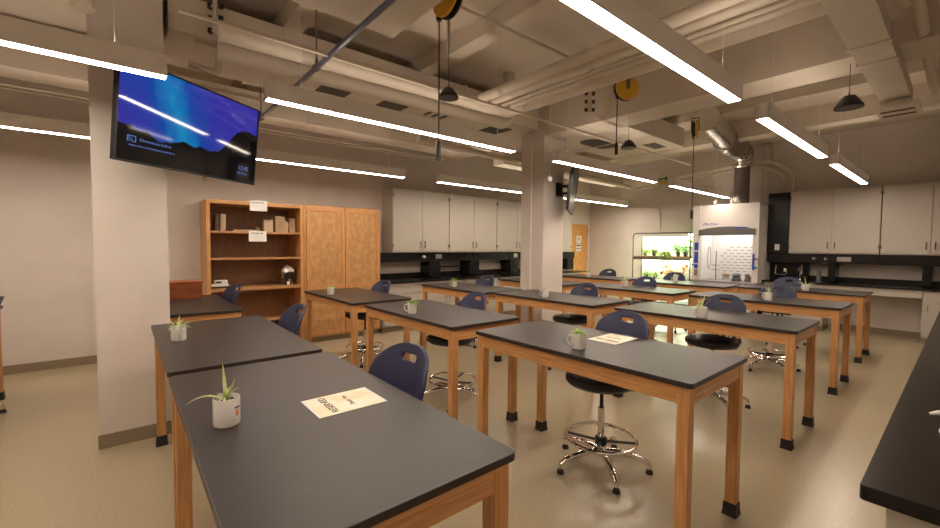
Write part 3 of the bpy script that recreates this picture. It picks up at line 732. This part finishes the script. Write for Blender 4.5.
rackplant(RX+.15, 4.98, 1.325, 'fern', 1.35, 'bushy fern second from the left on the upper rack shelf', 2)
rackplant(RX+.08, 4.66, 1.325, 'trail', 1.5, 'trailing plant hanging over the middle of the upper rack shelf', 3)
rackplant(RX+.2, 4.42, 1.325, 'broad', .9, 'small broad-leaved plant between the trailing one and the tall one', 4)
rackplant(RX+.15, 4.23, 1.325, 'broad', 1.5, 'tall broad-leaved plant at the right end of the upper rack shelf', 5)
rackplant(RX+.12, 5.15, .765, 'fern', 1.3, 'leafy fern at the left end of the lower rack shelf', 6)
rackplant(RX+.12, 4.93, .765, 'fern', 1.6, 'wide feathery fern on the lower rack shelf', 7)
rackplant(RX+.15, 4.60, .765, 'red', 1.25, 'yellow-red leaved plant in the middle of the lower rack shelf', 8)
rackplant(RX+.15, 4.27, .765, 'red', 1.45, 'reddest leafed plant at the right end of the lower rack shelf', 9)

# ================================================================ BOOKCASE + WARDROBE
t = thing('bookcase', 'tall open oak bookcase against the left wall', 'bookcase', (.86, 6.52, 0)); D = YL-6.52; BW = 1.265; BH = 2.14
for x in (0, BW-.045):
    b = BM(); box(b, x, 0, 0, x+.045, D-.005, BH); obj('side_panel', b, OAKV, t, bev=.002)
b = BM(); box(b, .045, 0.004, BH-.05, BW-.045, D-.005, BH); obj('top', b, OAKX, t, bev=.002)
for z in (.45, .93, 1.35, 1.72):
    b = BM(); th = .045 if z == .93 else .028; box(b, .045, .006, z-th, BW-.045, D-.02, z); obj('shelf', b, SHELFW, t, bev=.002)
b = BM(); box(b, .045, .02, 0, BW-.045, .04, .10); obj('plinth', b, OAKX, t)
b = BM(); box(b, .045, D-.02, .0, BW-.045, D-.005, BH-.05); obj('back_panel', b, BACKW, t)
t = thing('wardrobe', 'tall two-door wooden cupboard standing beside the bookcase', 'cupboard', (2.13, 6.50, 0)); W_ = 1.29
b = BM(); box(b, 0, .024, .08, W_, YL-6.50-.005, 2.15); obj('body', b, OAKV, t, bev=.002)
b = BM(); box(b, .02, .07, 0, W_-.02, .5, .08); obj('toe_kick', b, BASEB, t)
for k in range(2):
    x0 = .035 + k*(W_-.05)/2; x1 = x0 + (W_-.06)/2 - .004
    s = .06; zs = [.11, .78, 2.13]
    b = BM(); box(b, x0, 0, .11, x0+s, .024, 2.13); box(b, x1-s, 0, .11, x1, .024, 2.13)
    for z in (.11, .84, 2.13-.07): box(b, x0+s, .001, z, x1-s, .024, z+.07)
    dd = obj('door', b, OAKV, t, bev=.003)
    b = BM(); box(b, x0+s, .010, .18, x1-s, .022, .84); obj('lower_panel', b, PLYW, dd)
    b = BM(); box(b, x0+s, .010, .91, x1-s, .022, 2.06); obj('upper_panel', b, PLYW, dd)
    hx = x1-.03 if k == 0 else x0+.03
    b = BM(); lathe(b, [(0,0),(.008,0),(.008,.012),(.014,.02),(.010,.028),(0,.03)], 12); o = obj('knob', b, STEEL, dd, loc=(hx, 0, .95)); o.rotation_euler = (PI/2,0,0)
    ex = x0 if k == 0 else x1
    for z in (.25, 1.0, 1.95):
        b = BM(); tube(b, [(ex,-.004,z),(ex,-.004,z+.07)], .007, 6); obj('hinge', b, STEEL, dd)
# contents of the bookcase
def carton(x0, x1, h_, d_, y, z, m, label, rot=(0,0,0), name='paper_parcel'):
    t = thing(name, label, 'box', ((x0+x1)/2, y, z)); t.rotation_euler = rot
    b = BM(); w_ = (x1-x0)/2; box(b, -w_, -d_/2, 0, w_, d_/2, h_); obj('body', b, m, t, bev=.006)
    b = BM(); box(b, -w_-.001, -d_/2-.001, h_*.86, w_+.001, d_/2+.001, h_*.875); obj('fold', b, CARDD, t)
    return t
carton(0.97, 1.02, .235, .2, 6.72, 1.721, CARDD, 'dark upright folder near the left end of the top shelf', (0,.06,0), 'upright_folder')
carton(1.035, 1.10, .235, .2, 6.72, 1.721, CARDL, 'light brown upright file just right of the dark folder', (0,.05,0), 'upright_folder')
carton(0.925, 0.945, .20, .22, 6.75, 1.721, CARDD, 'thin dark folder leaning at the far left of the top shelf', (0,-.30,0), 'leaning_folder')
t = carton(1.20, 1.50, .028, .24, 6.74, 1.721, CARDL, 'flat brown packet lying on the top shelf', name='flat_packet')
t = carton(1.52, 1.60, .08, .2, 6.9, 1.721, CARD, 'small squat brown packet behind the taller boxes')
carton(1.59, 1.715, .18, .12, 6.66, 1.721, CARDL, 'light brown upright box, shortest of the boxes on the right')
carton(1.745, 1.88, .235, .12, 6.66, 1.721, CARD, 'tallest brown box in the middle right of the top shelf')
t = thing('paper_bag', 'crumpled rounded paper bag at the right of the top shelf', 'bag', (1.905, 6.66, 1.721))
b = BM(); lathe(b, [(0,0),(.045,0),(.052,.06),(.045,.13),(.03,.165),(.012,.175),(0,.175)], 14)
for v in b.verts: v.co.x *= .8+.2*math.sin(v.co.z*60); v.co.y *= .9
obj('body', b, CARDL, t, smooth=True)
carton(1.955, 2.045, .215, .14, 6.72, 1.721, CARD, 'brown upright box at the right end of the top shelf')
t = thing('shelf_device', 'white gadget on a dark tray on the lower bookcase shelf', 'device', (1.03, 6.68, .931))
b = BM(); prism(b, rrect(-.11,-.09,.12,.09,.03), 0, .02); obj('tray', b, BLACKP, t, bev=.003)
b = BM(); prism(b, rrect(-.12,-.07,.10,.07,.02), .02, .05); obj('base', b, WHITEP, t, bev=.006)
b = BM(); prism(b, rrect(-.07,-.05,.09,.06,.02), .05, .105); obj('housing', b, WHITEP, t, bev=.01)
b = BM(); box(b, -.05,-.053,.065,.01,-.05,.09); obj('display', b, INK, t)
t = thing('printed_tin', 'black and gold tin stuffed with a white plastic bag on the lower shelf', 'tin', (1.93, 6.68, .931))
b = BM(); lathe(b, [(0,0),(.075,0),(.085,.19),(.078,.19),(.07,.01),(0,.01)], 24); obj('bucket', b, GOLDP, t, smooth=True)
b = BM(); rn = random.Random(5)
lathe(b, [(.0,.15),(.07,.16),(.088,.20),(.075,.235),(.04,.27),(.02,.285),(0,.29)], 20)
for v in b.verts: v.co += Vector((rn.uniform(-.013,.013), rn.uniform(-.013,.013), rn.uniform(-.01,.01)))
obj('plastic_bag', b, WHITEP, t, smooth=True)
b = BM(); box(b, -.03,-.090,.0,.01,-.078,.05); obj('white_tag', b, PAPER, t)
for (x, z, words, lab) in ((1.50, 2.09, ('BOOK', 'RETURNS'), 'white paper notice hung from the top of the bookcase'), (1.485, 1.655, ('SCIENCE', 'BOOKS'), 'white paper notice hung from the upper shelf edge')):
    t = thing('shelf_notice', lab, 'sign', (x, 6.515, z), 0, 'paper notices on the bookcase')
    b = BM(); box(b, -.115,-.003,-.075,.115,0,.075); obj('paper', b, PAPER, t)
    b = BM(); rn = random.Random(int(x*100)); xx = -.085
    while xx < .075:
        wd = rn.uniform(.012,.035); box(b, xx,-.0045,.036, xx+wd,-.003,.050); xx += wd+.008
    obj('printed_line', b, GINK, t)

# red-brown chest
t = thing('wooden_chest', 'red-brown wooden chest on the table behind the near pillar', 'chest', (.45, 5.76, TH))
b = BM(); box(b, -.24,-.14,0,.24,.14,.165); obj('body', b, REDW, t, bev=.004)
b = BM(); box(b, -.245,-.145,.167,.245,.145,.195); obj('lid', b, REDW, t, bev=.004)
b = BM(); lathe(b, [(0,0),(.012,0),(.012,.004),(0,.004)], 12); o = obj('red_sticker', b, REDP, t, loc=(-.13,-.145,.12)); o.rotation_euler = (PI/2,0,0)

# undersides of ducts and beams that things hang from
UNDER = [(-1.6,1.2,1.6,2.84,3.10),(2.2,.42,6.25,.65,3.07),(5.36,3.26,7.6,4.62,3.30),(.32,4.20,4.83,5.05,3.28),(-3.8,5.95,4.8,6.35,3.22),(5.4,5.5,9.5,5.8,3.05),(4.85,-.65,5.33,4.12,3.19),(4.85,4.55,5.33,7.12,3.30)]
def ceil_at(x, y):
    return min([ZC] + [z for a, b_, c, d_, z in UNDER if a <= x <= c and b_ <= y <= d_])

# ================================================================ LINEAR LIGHTS
def strip(x0, x1, y, label, z=2.60):
    t = thing('linear_pendant_light', label, 'light', (x0, y, z), 0, 'linear ceiling lights'); L_ = x1-x0; w_ = .050
    b = BM(); box(b, 0,-w_,-.001,L_,-w_+.010,.128); box(b, 0,w_-.010,-.001,L_,w_,.128); box(b, .004,-w_+.004,.095,L_-.004,w_-.004,.099)
    box(b, 0,-w_+.004,.0,.004,w_-.004,.128); box(b, L_-.004,-w_+.004,.0,L_,w_-.004,.128); obj('housing', b, FIX, t)
    b = BM(); box(b, .006,-w_+.010,-.001,L_-.006,w_-.010,.010); obj('diffuser', b, LIT, t)
    b = BM(); box(b, .01,-w_+.008,.100,L_-.01,w_-.008,.104); obj('added_ceiling_fill', b, FILLUP, t)  # glowing strip added on top to brighten the ceiling
    for x in (.25, L_-.25):
        b = BM(); tube(b, [(x,0,.105),(x,0,ceil_at(x0+x,y)-z)], .0015, 5); obj('hanger_cable', b, FIX, t)
ya, yb, yc = 1.125, 3.33, 5.72
STR = [(-1.9, .5, ya, 'linear light above and behind the camera, first of the right row'),
 (1.0, 3.43, ya, 'big bright linear light crossing the top right of the photo'),
 (4.05, 6.30, ya, 'short looking linear light just beyond the big bright one'),
 (6.92, 9.33, ya, 'farthest linear light of the right row, over the far wall cabinets'),
 (-2.3, .24, yb, 'linear light ending in front of the near television'),
 (.83, 3.41, yb, 'long linear light in the upper middle left, starting right of the television'),
 (4.14, 6.72, yb, 'linear light passing right of the middle pillar'),
 (7.30, 9.95, yb, 'linear light in front of the fume hood'),
 (-2.2, .30, yc, 'linear light running behind the near pillar at the left edge'),
 (.98, 3.41, yc, 'linear light behind the television, above the bookcase and wardrobe'),
 (4.07, 6.55, yc, 'linear light ending at the middle pillar, above the left wall cabinets'),
 (7.40, 10.05, yc, 'farthest linear light, right of the middle pillar near the wooden door')]
for x0, x1, y, lab in STR: strip(x0, x1, y, lab)

# ================================================================ TELEVISIONS
def tv(loc, yaw_, tilt, label, on, pil):
    t = thing('television', label, 'television', loc, yaw_, 'wall-mounted televisions')
    t.rotation_euler = Euler((tilt, 0, yaw_), 'XYZ')
    b = BM(); box(b, -.612,-.0,-.347,.612,.035,.347); box(b, -.40,.035,-.25,.40,.065,.22); obj('casing', b, BLACKP, t, bev=.004)
    b = BM(); box(b, -.602,-.003,-.335,.602,0,.338); obj('screen', b, SCREEN if on else BLACKP, t)
    b = BM(); fr_ = .012
    box(b, -.614,-.008,-.35,.614,.002,-.335); box(b, -.614,-.008,.338,.614,.002,.35); box(b, -.614,-.008,-.335,-.602,.002,.338); box(b, .602,-.008,-.335,.614,.002,.338); obj('bezel', b, BLACKP, t)
    if on:
        text('screen_title', 'Chromecast built-in', .029, SCRTXT, t, (-.335,-.0045,-.182), (PI/2,0,0))
        text('screen_caption', 'Learn more at chromecast.com/built-in', .021, SCRTXT, t, (-.355,-.0045,-.226), (PI/2,0,0))
        text('screen_clock', '12:45', .052, SCRTXT, t, (.47,-.0045,-.215), (PI/2,0,0))
        text('screen_note', 'Off Theme', .026, SCRTXT, t, (.46,-.0045,-.262), (PI/2,0,0))
        b = BM()
        for x0,z0,x1,z1 in ((-.535,-.168,-.475,-.163),(-.535,-.205,-.530,-.163),(-.480,-.205,-.475,-.163),(-.50,-.205,-.475,-.20)): box(b, x0,-.005,z0,x1,-.0035,z1)
        for r in (.012,.022,.032):
            tube(b, [(-.530+r*math.cos(a),-.004,-.204+r*math.sin(a)) for a in [PI/2*k/6 for k in range(7)]], .002, 4)
        obj('cast_icon', b, SCRTXT, t)
    b = BM(); tube(b, [(.1,.02,-.345),(.085,.02,-.375),(.105,.02,-.39),(.12,.02,-.37),(.11,.02,-.345)], .003, 5); obj('cable_loop', b, BLACKP, t)
    # arm to the pillar, in world space then made local
    inv = (Matrix.Translation(loc) @ Euler((tilt,0,yaw_),'XYZ').to_matrix().to_4x4()).inverted()
    b = BM(); px, py = pil
    box(b, px-.07, py-.02, loc[2]-.10, px+.07, py-.001, loc[2]+.10)
    tube(b, [(px,py-.02,loc[2]+.05),(px+.08,py-.10,loc[2]+.05),(loc[0]-.10*math.sin(yaw_),loc[1]+.06,loc[2]+.02)], .022, 6)
    tube(b, [(px,py-.02,loc[2]-.06),(px+.08,py-.10,loc[2]-.06),(loc[0]-.10*math.sin(yaw_),loc[1]+.06,loc[2]-.06)], .022, 6)
    for v in b.verts: v.co = inv @ v.co
    obj('mount_arm', b, BLACKP, t)
    return t
tv((.487,4.006,2.448), .6056, .108, 'television showing a blue aurora, mounted on the near pillar', True, (.16, 4.1))
tv((5.44,3.99,2.42), .575, .1313, 'television seen edge-on, mounted on the middle pillar', False, (5.2, 4.1))

# ================================================================ DUCTS AND PIPES
def duct(x0,y0,z0,x1,y1,z1,label,seams=(),axis='x'):
    t = thing('air_duct', label, 'duct', (0,0,0), 0)
    b = BM(); box(b, x0,y0,z0,x1,y1,z1); obj('trunk', b, DUCTP, t, bev=.004)
    for s in seams:
        b = BM(); e = .012
        if axis == 'x': box(b, s, y0-e, z0-e, s+.03, y1+e, z1+e)
        else: box(b, x0-e, s, z0-e, x1+e, s+.03, z1+e)
        obj('flange', b, DUCTP, t)
    return t
duct(-1.6, 1.2, 3.10, 1.60, 2.84, 3.42, 'wide flat painted duct at the top left with a square corner', (-.6, .5), 'x')
t = duct(2.2, .42, 3.07, 6.25, .65, 3.186, 'square painted duct running away along the top right, ending in a grille', (4.32, 4.75))
b = BM(); box(b, 6.0, .36, 2.975, 6.6, .69, 3.01); box(b, 6.1,.42,3.01,6.5,.65,3.07); obj('diffuser_box', b, DUCTP, t, bev=.003)
b = BM()
for k in range(2): box(b, 6.17+k*.2, .40, 2.970, 6.22+k*.2, .65, 2.977)
obj('diffuser_slots', b, GRILLE, t)
t = duct(5.36, 3.26, 3.30, 7.6, 4.62, 3.62, 'wide flat painted duct just beyond the ceiling beam, right of the middle pillar', (6.4,))
b = BM(); prism(b, rrect(5.9,3.95,6.7,4.3,.16), 3.292, 3.299); obj('grille', b, GRILLE, t)
b = BM()
for k in range(5): box(b, 6.9, 3.45+k*.045, 3.292, 7.35, 3.472+k*.045, 3.299)
obj('grille', b, GRILLE, t)
t = duct(.32, 4.20, 3.28, 4.83, 5.05, 3.58, 'long flat painted duct with dark plates for shaded openings above the left rows', (1.2, 3.4))
for x in (1.70, 2.45, 4.15):
    b = BM(); box(b, x, 4.42, 3.272, x+.34, 4.88, 3.279); obj('grille', b, GRILLE, t)  # flat dark plates put where recessed openings lie in shade
b = BM()
for k in range(3): box(b, 3.1+k*.12, 4.35, 3.272, 3.14+k*.12, 4.7, 3.279)
obj('grille', b, GRILLE, t)
duct(-3.8, 5.95, 3.22, 4.80, 6.35, 3.5, 'narrow painted duct running above the bookcase along the left wall', (-1.0, 2.0))
duct(5.4, 5.5, 3.05, 9.5, 5.8, 3.3, 'narrow painted duct high up before the wooden door', (7.5,))

def pipe(label, pts, r, name='ceiling_pipe', m=PIPEP, clamps=(), cat='pipe', group='painted ceiling pipes'):
    b = BM(); tube(b, pts, r, 14); o = obj(name, b, m, smooth=True); tag(o, label, cat, group)
    return o
for x, r, z, lab in ((3.06,.050,3.16,'painted pipe nearest the camera in the bank crossing the ceiling'),(3.24,.045,3.17,'second painted pipe in the bank crossing the ceiling'),(3.37,.020,3.15,'thinnest painted pipe in the bank crossing the ceiling'),(3.49,.030,3.16,'fourth painted pipe in the bank crossing the ceiling'),(3.73,.085,3.23,'fattest and farthest painted pipe in the bank crossing the ceiling')):
    pipe(lab, [(x, YR+.02, z), (x, 3.75 if r < .08 else 3.9, z)], r)
pipe('upper of the two fat painted pipes running from the near pillar to the middle pillar', [(.58,3.62,3.12),(3.3,3.55,3.12),(3.55,3.50,3.14),(3.62,3.40,3.20)], .075)
pipe('lower of the two fat painted pipes, turning up in front of the middle pillar', [(.62,3.93,3.10)]+[(3.6,3.86,3.10)]+bend((3.7,3.86,3.10),(3.86,3.86,3.10),(3.86,3.86,3.28))+[(3.86,3.86,ZC)], .072)
pipe('long thin painted sprinkler pipe running from the television towards the fume hood', [(.3,3.22,3.0),(2.3,3.22,3.0),(4.6,3.2,3.0),(7.7,3.2,3.0)], .014)
pipe('thin painted pipe next to the ceiling, above the television', [(.30,4.75,3.05),(1.5,4.7,3.02),(4.7,4.75,3.02)], .016)
pipe('thin conduit along the top of the left wall above the bookcase', [(-3.9,6.42,3.17),(4.7,6.42,3.17)], .014)
pipe('second thin conduit along the top of the left wall', [(-3.9,6.50,3.15),(4.7,6.50,3.15)], .012)
pipe('branched white pipe end hooked beside the near television', [(.46,4.28,3.06),(.60,4.28,3.04)]+bend((.62,4.28,3.04),(.68,4.28,3.04),(.68,4.28,3.10))+[(.68,4.28,3.24),(.50,4.28,3.24)], .028)
pipe('painted upright pipe ending above the light at the top left', [(-.16,3.75,3.06),(-.22,3.78,3.70)], .06)
pipe('painted pipe with rounded end at the top right', [(2.4,.34,3.28),(4.25,.345,3.28)], .055)
pipe('slim painted pipe at the top right beside the square duct', [(3.2,.27,3.24),(6.75,.30,3.24)]+bend((6.75,.30,3.24),(6.85,.30,3.24),(6.85,.30,3.34))+[(6.85,.30,ZC)], .035)
pipe('fat painted pipe at the far top right corner of the photo', [(3.0,.12,3.22),(4.3,.13,3.22)], .06)
pipe('upper painted pipe on the far wall above the fume hood', [(10.33,5.6,3.14),(10.2,2.95,3.34)]+bend((10.2,2.95,3.34),(10.2,2.6,3.36),(10.25,2.35,3.10))+[(10.3,2.28,2.95),(10.3,2.28,2.66)], .045)
pipe('lower painted pipe on the far wall above the fume hood', [(10.33,5.6,3.04),(10.2,2.98,3.24)]+bend((10.2,2.98,3.24),(10.2,2.75,3.26),(10.25,2.48,3.02))+[(10.3,2.42,2.9),(10.3,2.42,2.68)], .03)
pipe('bent conduit outlining the bare wall left of the growing rack', [(XF-.02,6.95,2.68),(XF-.02,5.2,2.55)]+bend((XF-.02,5.2,2.55),(XF-.02,5.05,2.54),(XF-.02,5.03,2.38))+[(XF-.02,5.03,1.9)], .012)
pipe('vertical conduit running down the middle pillar', [(4.836,4.33,.11),(4.836,4.33,ZC-.01)], .012, m=FIX)
pipe('bent painted conduit looping to the hook of the hanging pendant', [(2.18,2.92,3.22),(2.18,2.92,3.5)]+bend((2.18,2.92,3.5),(2.18,2.92,3.6),(2.28,2.75,3.62))+[(3.0,1.4,3.64)], .016)
pipe('long painted cross pipe below the ceiling slab in the top middle', [(1.3,2.62,3.40),(4.7,2.58,3.40)], .016)
pipe('short painted cross pipe under the ceiling slab near the top edge', [(2.0,1.95,3.52),(4.7,1.95,3.52)], .02)
pipe('thin vertical conduit on the far wall right of the exhaust stack', [(10.44,2.72,2.46),(10.44,2.72,3.74)], .025)
pipe('pair mate of the vertical conduit on the far wall in the corner', [(10.44,2.86,2.46),(10.44,2.86,3.74)], .014)
pipe('short fat painted pipe piece above the light near the wooden door', [(7.9,4.5,2.95),(9.2,4.55,2.95)], .07)
pipe('long painted pipe above the far linear lights left of the pillar', [(3.4,5.3,3.12),(9.6,5.4,3.02)], .05)
# conduit with hanging rod, dark steel
t = thing('strut_conduit', 'dark steel conduit with painted-in blue television reflection, crossing the upper left, hung from rods', 'pipe', (0,0,0))
b = BM(); tube(b, [(1.26,1.6,3.0),(1.26,6.4,3.0)], .021, 12); obj('conduit', b, TVSTEEL, t, smooth=True)
for y in (3.50, 5.3):
    b = BM(); tube(b, [(1.26,y,3.0),(1.26,y,ZC)], .007, 6); hr = obj('hanger_rod', b, GALV, t)
    b = BM(); tube(b, [(1.26,y-.02,3.0),(1.26,y+.02,3.0)], .030, 10); tube(b, [(1.26,y,3.02),(1.26,y,3.07)], .012, 6); obj('clamp', b, GALV, hr)
# green and yellow valve on far pipes
t = thing('pipe_valve', 'green valve with yellow tag on the far wall pipes', 'valve', (10.22, 4.95, 3.20))
b = BM(); tube(b, [(0,-.16,.02),(0,.16,.02)], .018, 8); tube(b, [(0,-.16,-.02),(0,-.16,.06)], .028, 8); tube(b, [(0,.16,-.02),(0,.16,.06)], .028, 8); obj('body', b, GREENP, t)
b = BM(); box(b, -.01,-.18,-.09,.01,.10,-.05); obj('tag', b, YELLOW, t)
# sprinkler and valve clusters
def cluster(x, y, zt, zb, n, m, label):
    t = thing('valve_cluster', label, 'valve', (x, y, zb))
    b = BM(); tube(b, [(0,0,0),(0,0,zt-zb)], .020, 8); obj('riser', b, PIPEP, t, smooth=True)
    for k in range(n):
        z = .03 + k*.10
        b = BM(); tube(b, [(-.03,.025,z),(.03,-.025,z)], .015, 8); v_ = obj('branch', b, PIPEP, t, smooth=True)
        for s in (-1, 1):
            b = BM(); lathe(b, [(0,-.018),(.021,-.018),(.021,.018),(0,.018)], 10, (s*.034, -s*.028, z)); obj('knob', b, m, v_)
cluster(4.52, 3.10, ZC, 3.22, 3, BLACKP, 'painted riser with three pairs of black valve knobs in front of the beam')
cluster(.64, 4.12, ZC, 3.30, 4, BLACKP, 'painted riser with black valve knobs above the near television')

# cord reels
def reel(loc, rz, R, cord_len, label):
    t = thing('cord_reel', label, 'cord reel', loc, rz, 'yellow ceiling cord reels')
    for s in (-1, 1):
        b = BM(); lathe(b, [(0,0),(R*.9,0),(R,.006),(R,.018),(R*.9,.024),(R*.3,.030),(0,.030)], 28)
        for v in b.verts: v.co = Vector((v.co.x, s*(.012+v.co.z), v.co.y))
        obj('side_disc', b, YELLOW if s < 0 else BLACKP, t, smooth=True)
    b = BM(); lathe(b, [(0,-.02),(R*.72,-.02),(R*.72,.02),(0,.02)], 24)
    for v in b.verts: v.co = Vector((v.co.x, v.co.z, v.co.y))
    obj('wound_cord', b, BLACKP, t)
    b = BM(); box(b, -.018,-.055,-.02,.018,-.047,R+.03); box(b, -.018,.047,-.02,.018,.055,R+.03); box(b, -.018,-.055,R+.02,.018,.055,R+.03); obj('bracket', b, HEADER, t)
    b = BM(); tube(b, [(0,0,R+.03),(0,0,ceil_at(loc[0],loc[1])-loc[2])], .006, 6); obj('hanger_rod', b, PIPEP, t)
    b = BM(); lathe(b, [(0,-.022),(.016,-.018),(.022,0),(.016,.018),(0,.022)], 12, (-R*.75, 0, -R*.75)); obj('cord_stop', b, BLACKP, t, smooth=True)
    zc = -R*.75-cord_len
    b = BM(); tube(b, [(-R*.75,0,-R*.75),(-R*.75,.002,(-R*.75+zc)/2),(-R*.75,0,zc)], .0055, 6); obj('hanging_cord', b, BLACKP, t)
    b = BM(); lathe(b, [(0,zc-.13),(.018,zc-.13),(.020,zc-.03),(.014,zc),(0,zc+.005)], 12, (-R*.75,0,0)); obj('socket_end', b, BLACKP, t, smooth=True)
RZ = math.radians(-38)
reel((1.715, 2.305, 3.20), RZ-.85, .125, .84, 'big yellow cord reel at the top centre, cut by the photo edge')
reel((4.33, 2.50, 3.30), RZ+.1, .135, .50, 'yellow cord reel in front of the ceiling beam, right of the middle pillar')
reel((6.60, 2.68, 3.30), RZ+.95, .14, 1.10, 'yellow cord reel seen narrow, beside the silver flexible duct')

# bell pendants
def bell(loc, R, label):
    t = thing('bell_pendant', label, 'ceiling pendant', loc, 0, 'black bell-shaped ceiling pendants')
    b = BM(); lathe(b, [(0,.0),(R,.0),(R*1.02,.012),(R*.92,.03),(R*.55,R*.85),(R*.42,R*1.0),(0,R*1.05)], 24); obj('shade', b, BLACKP, t, smooth=True)
    b = BM(); ring(b, (0,0,0), R*.12, .004, 10, 5)
    for v in b.verts: v.co = Vector((v.co.x, v.co.z, v.co.y + R*1.05 + R*.14))
    obj('hook', b, HEADER, t)
    b = BM(); tube(b, [(0,0,R*1.3),(0,0,ceil_at(loc[0],loc[1])-loc[2])], .003, 6); obj('chain', b, HEADER, t)
    return t
bell((5.03, .735, 2.80), .105, 'black bell pendant at the upper right under the square duct')
bell((2.17, 2.90, 2.80), .085, 'black bell pendant hanging left of centre beside the dangling cord')
bell((4.99, 2.83, 2.80), .095, 'black bell pendant beyond the beam, right of the middle pillar')
# drop sensors
def drop(loc, label):
    t = thing('drop_sensor', label, 'sensor', loc, 0, 'white sensors hanging on cords')
    b = BM(); lathe(b, [(0,0),(.03,0),(.034,.02),(.040,.045),(.036,.06),(0,.065)], 16); obj('body', b, WHITEP, t, smooth=True)
    b = BM(); tube(b, [(0,0,.06),(0,0,ZC-loc[2])], .005, 6); obj('cord', b, WHITEP, t)
drop((4.65, 3.83, 2.46), 'small white sensor hanging on a cord in front of the middle pillar')
drop((9.0, 3.22, 2.40), 'small white sensor hanging on a cord in front of the fume hood')
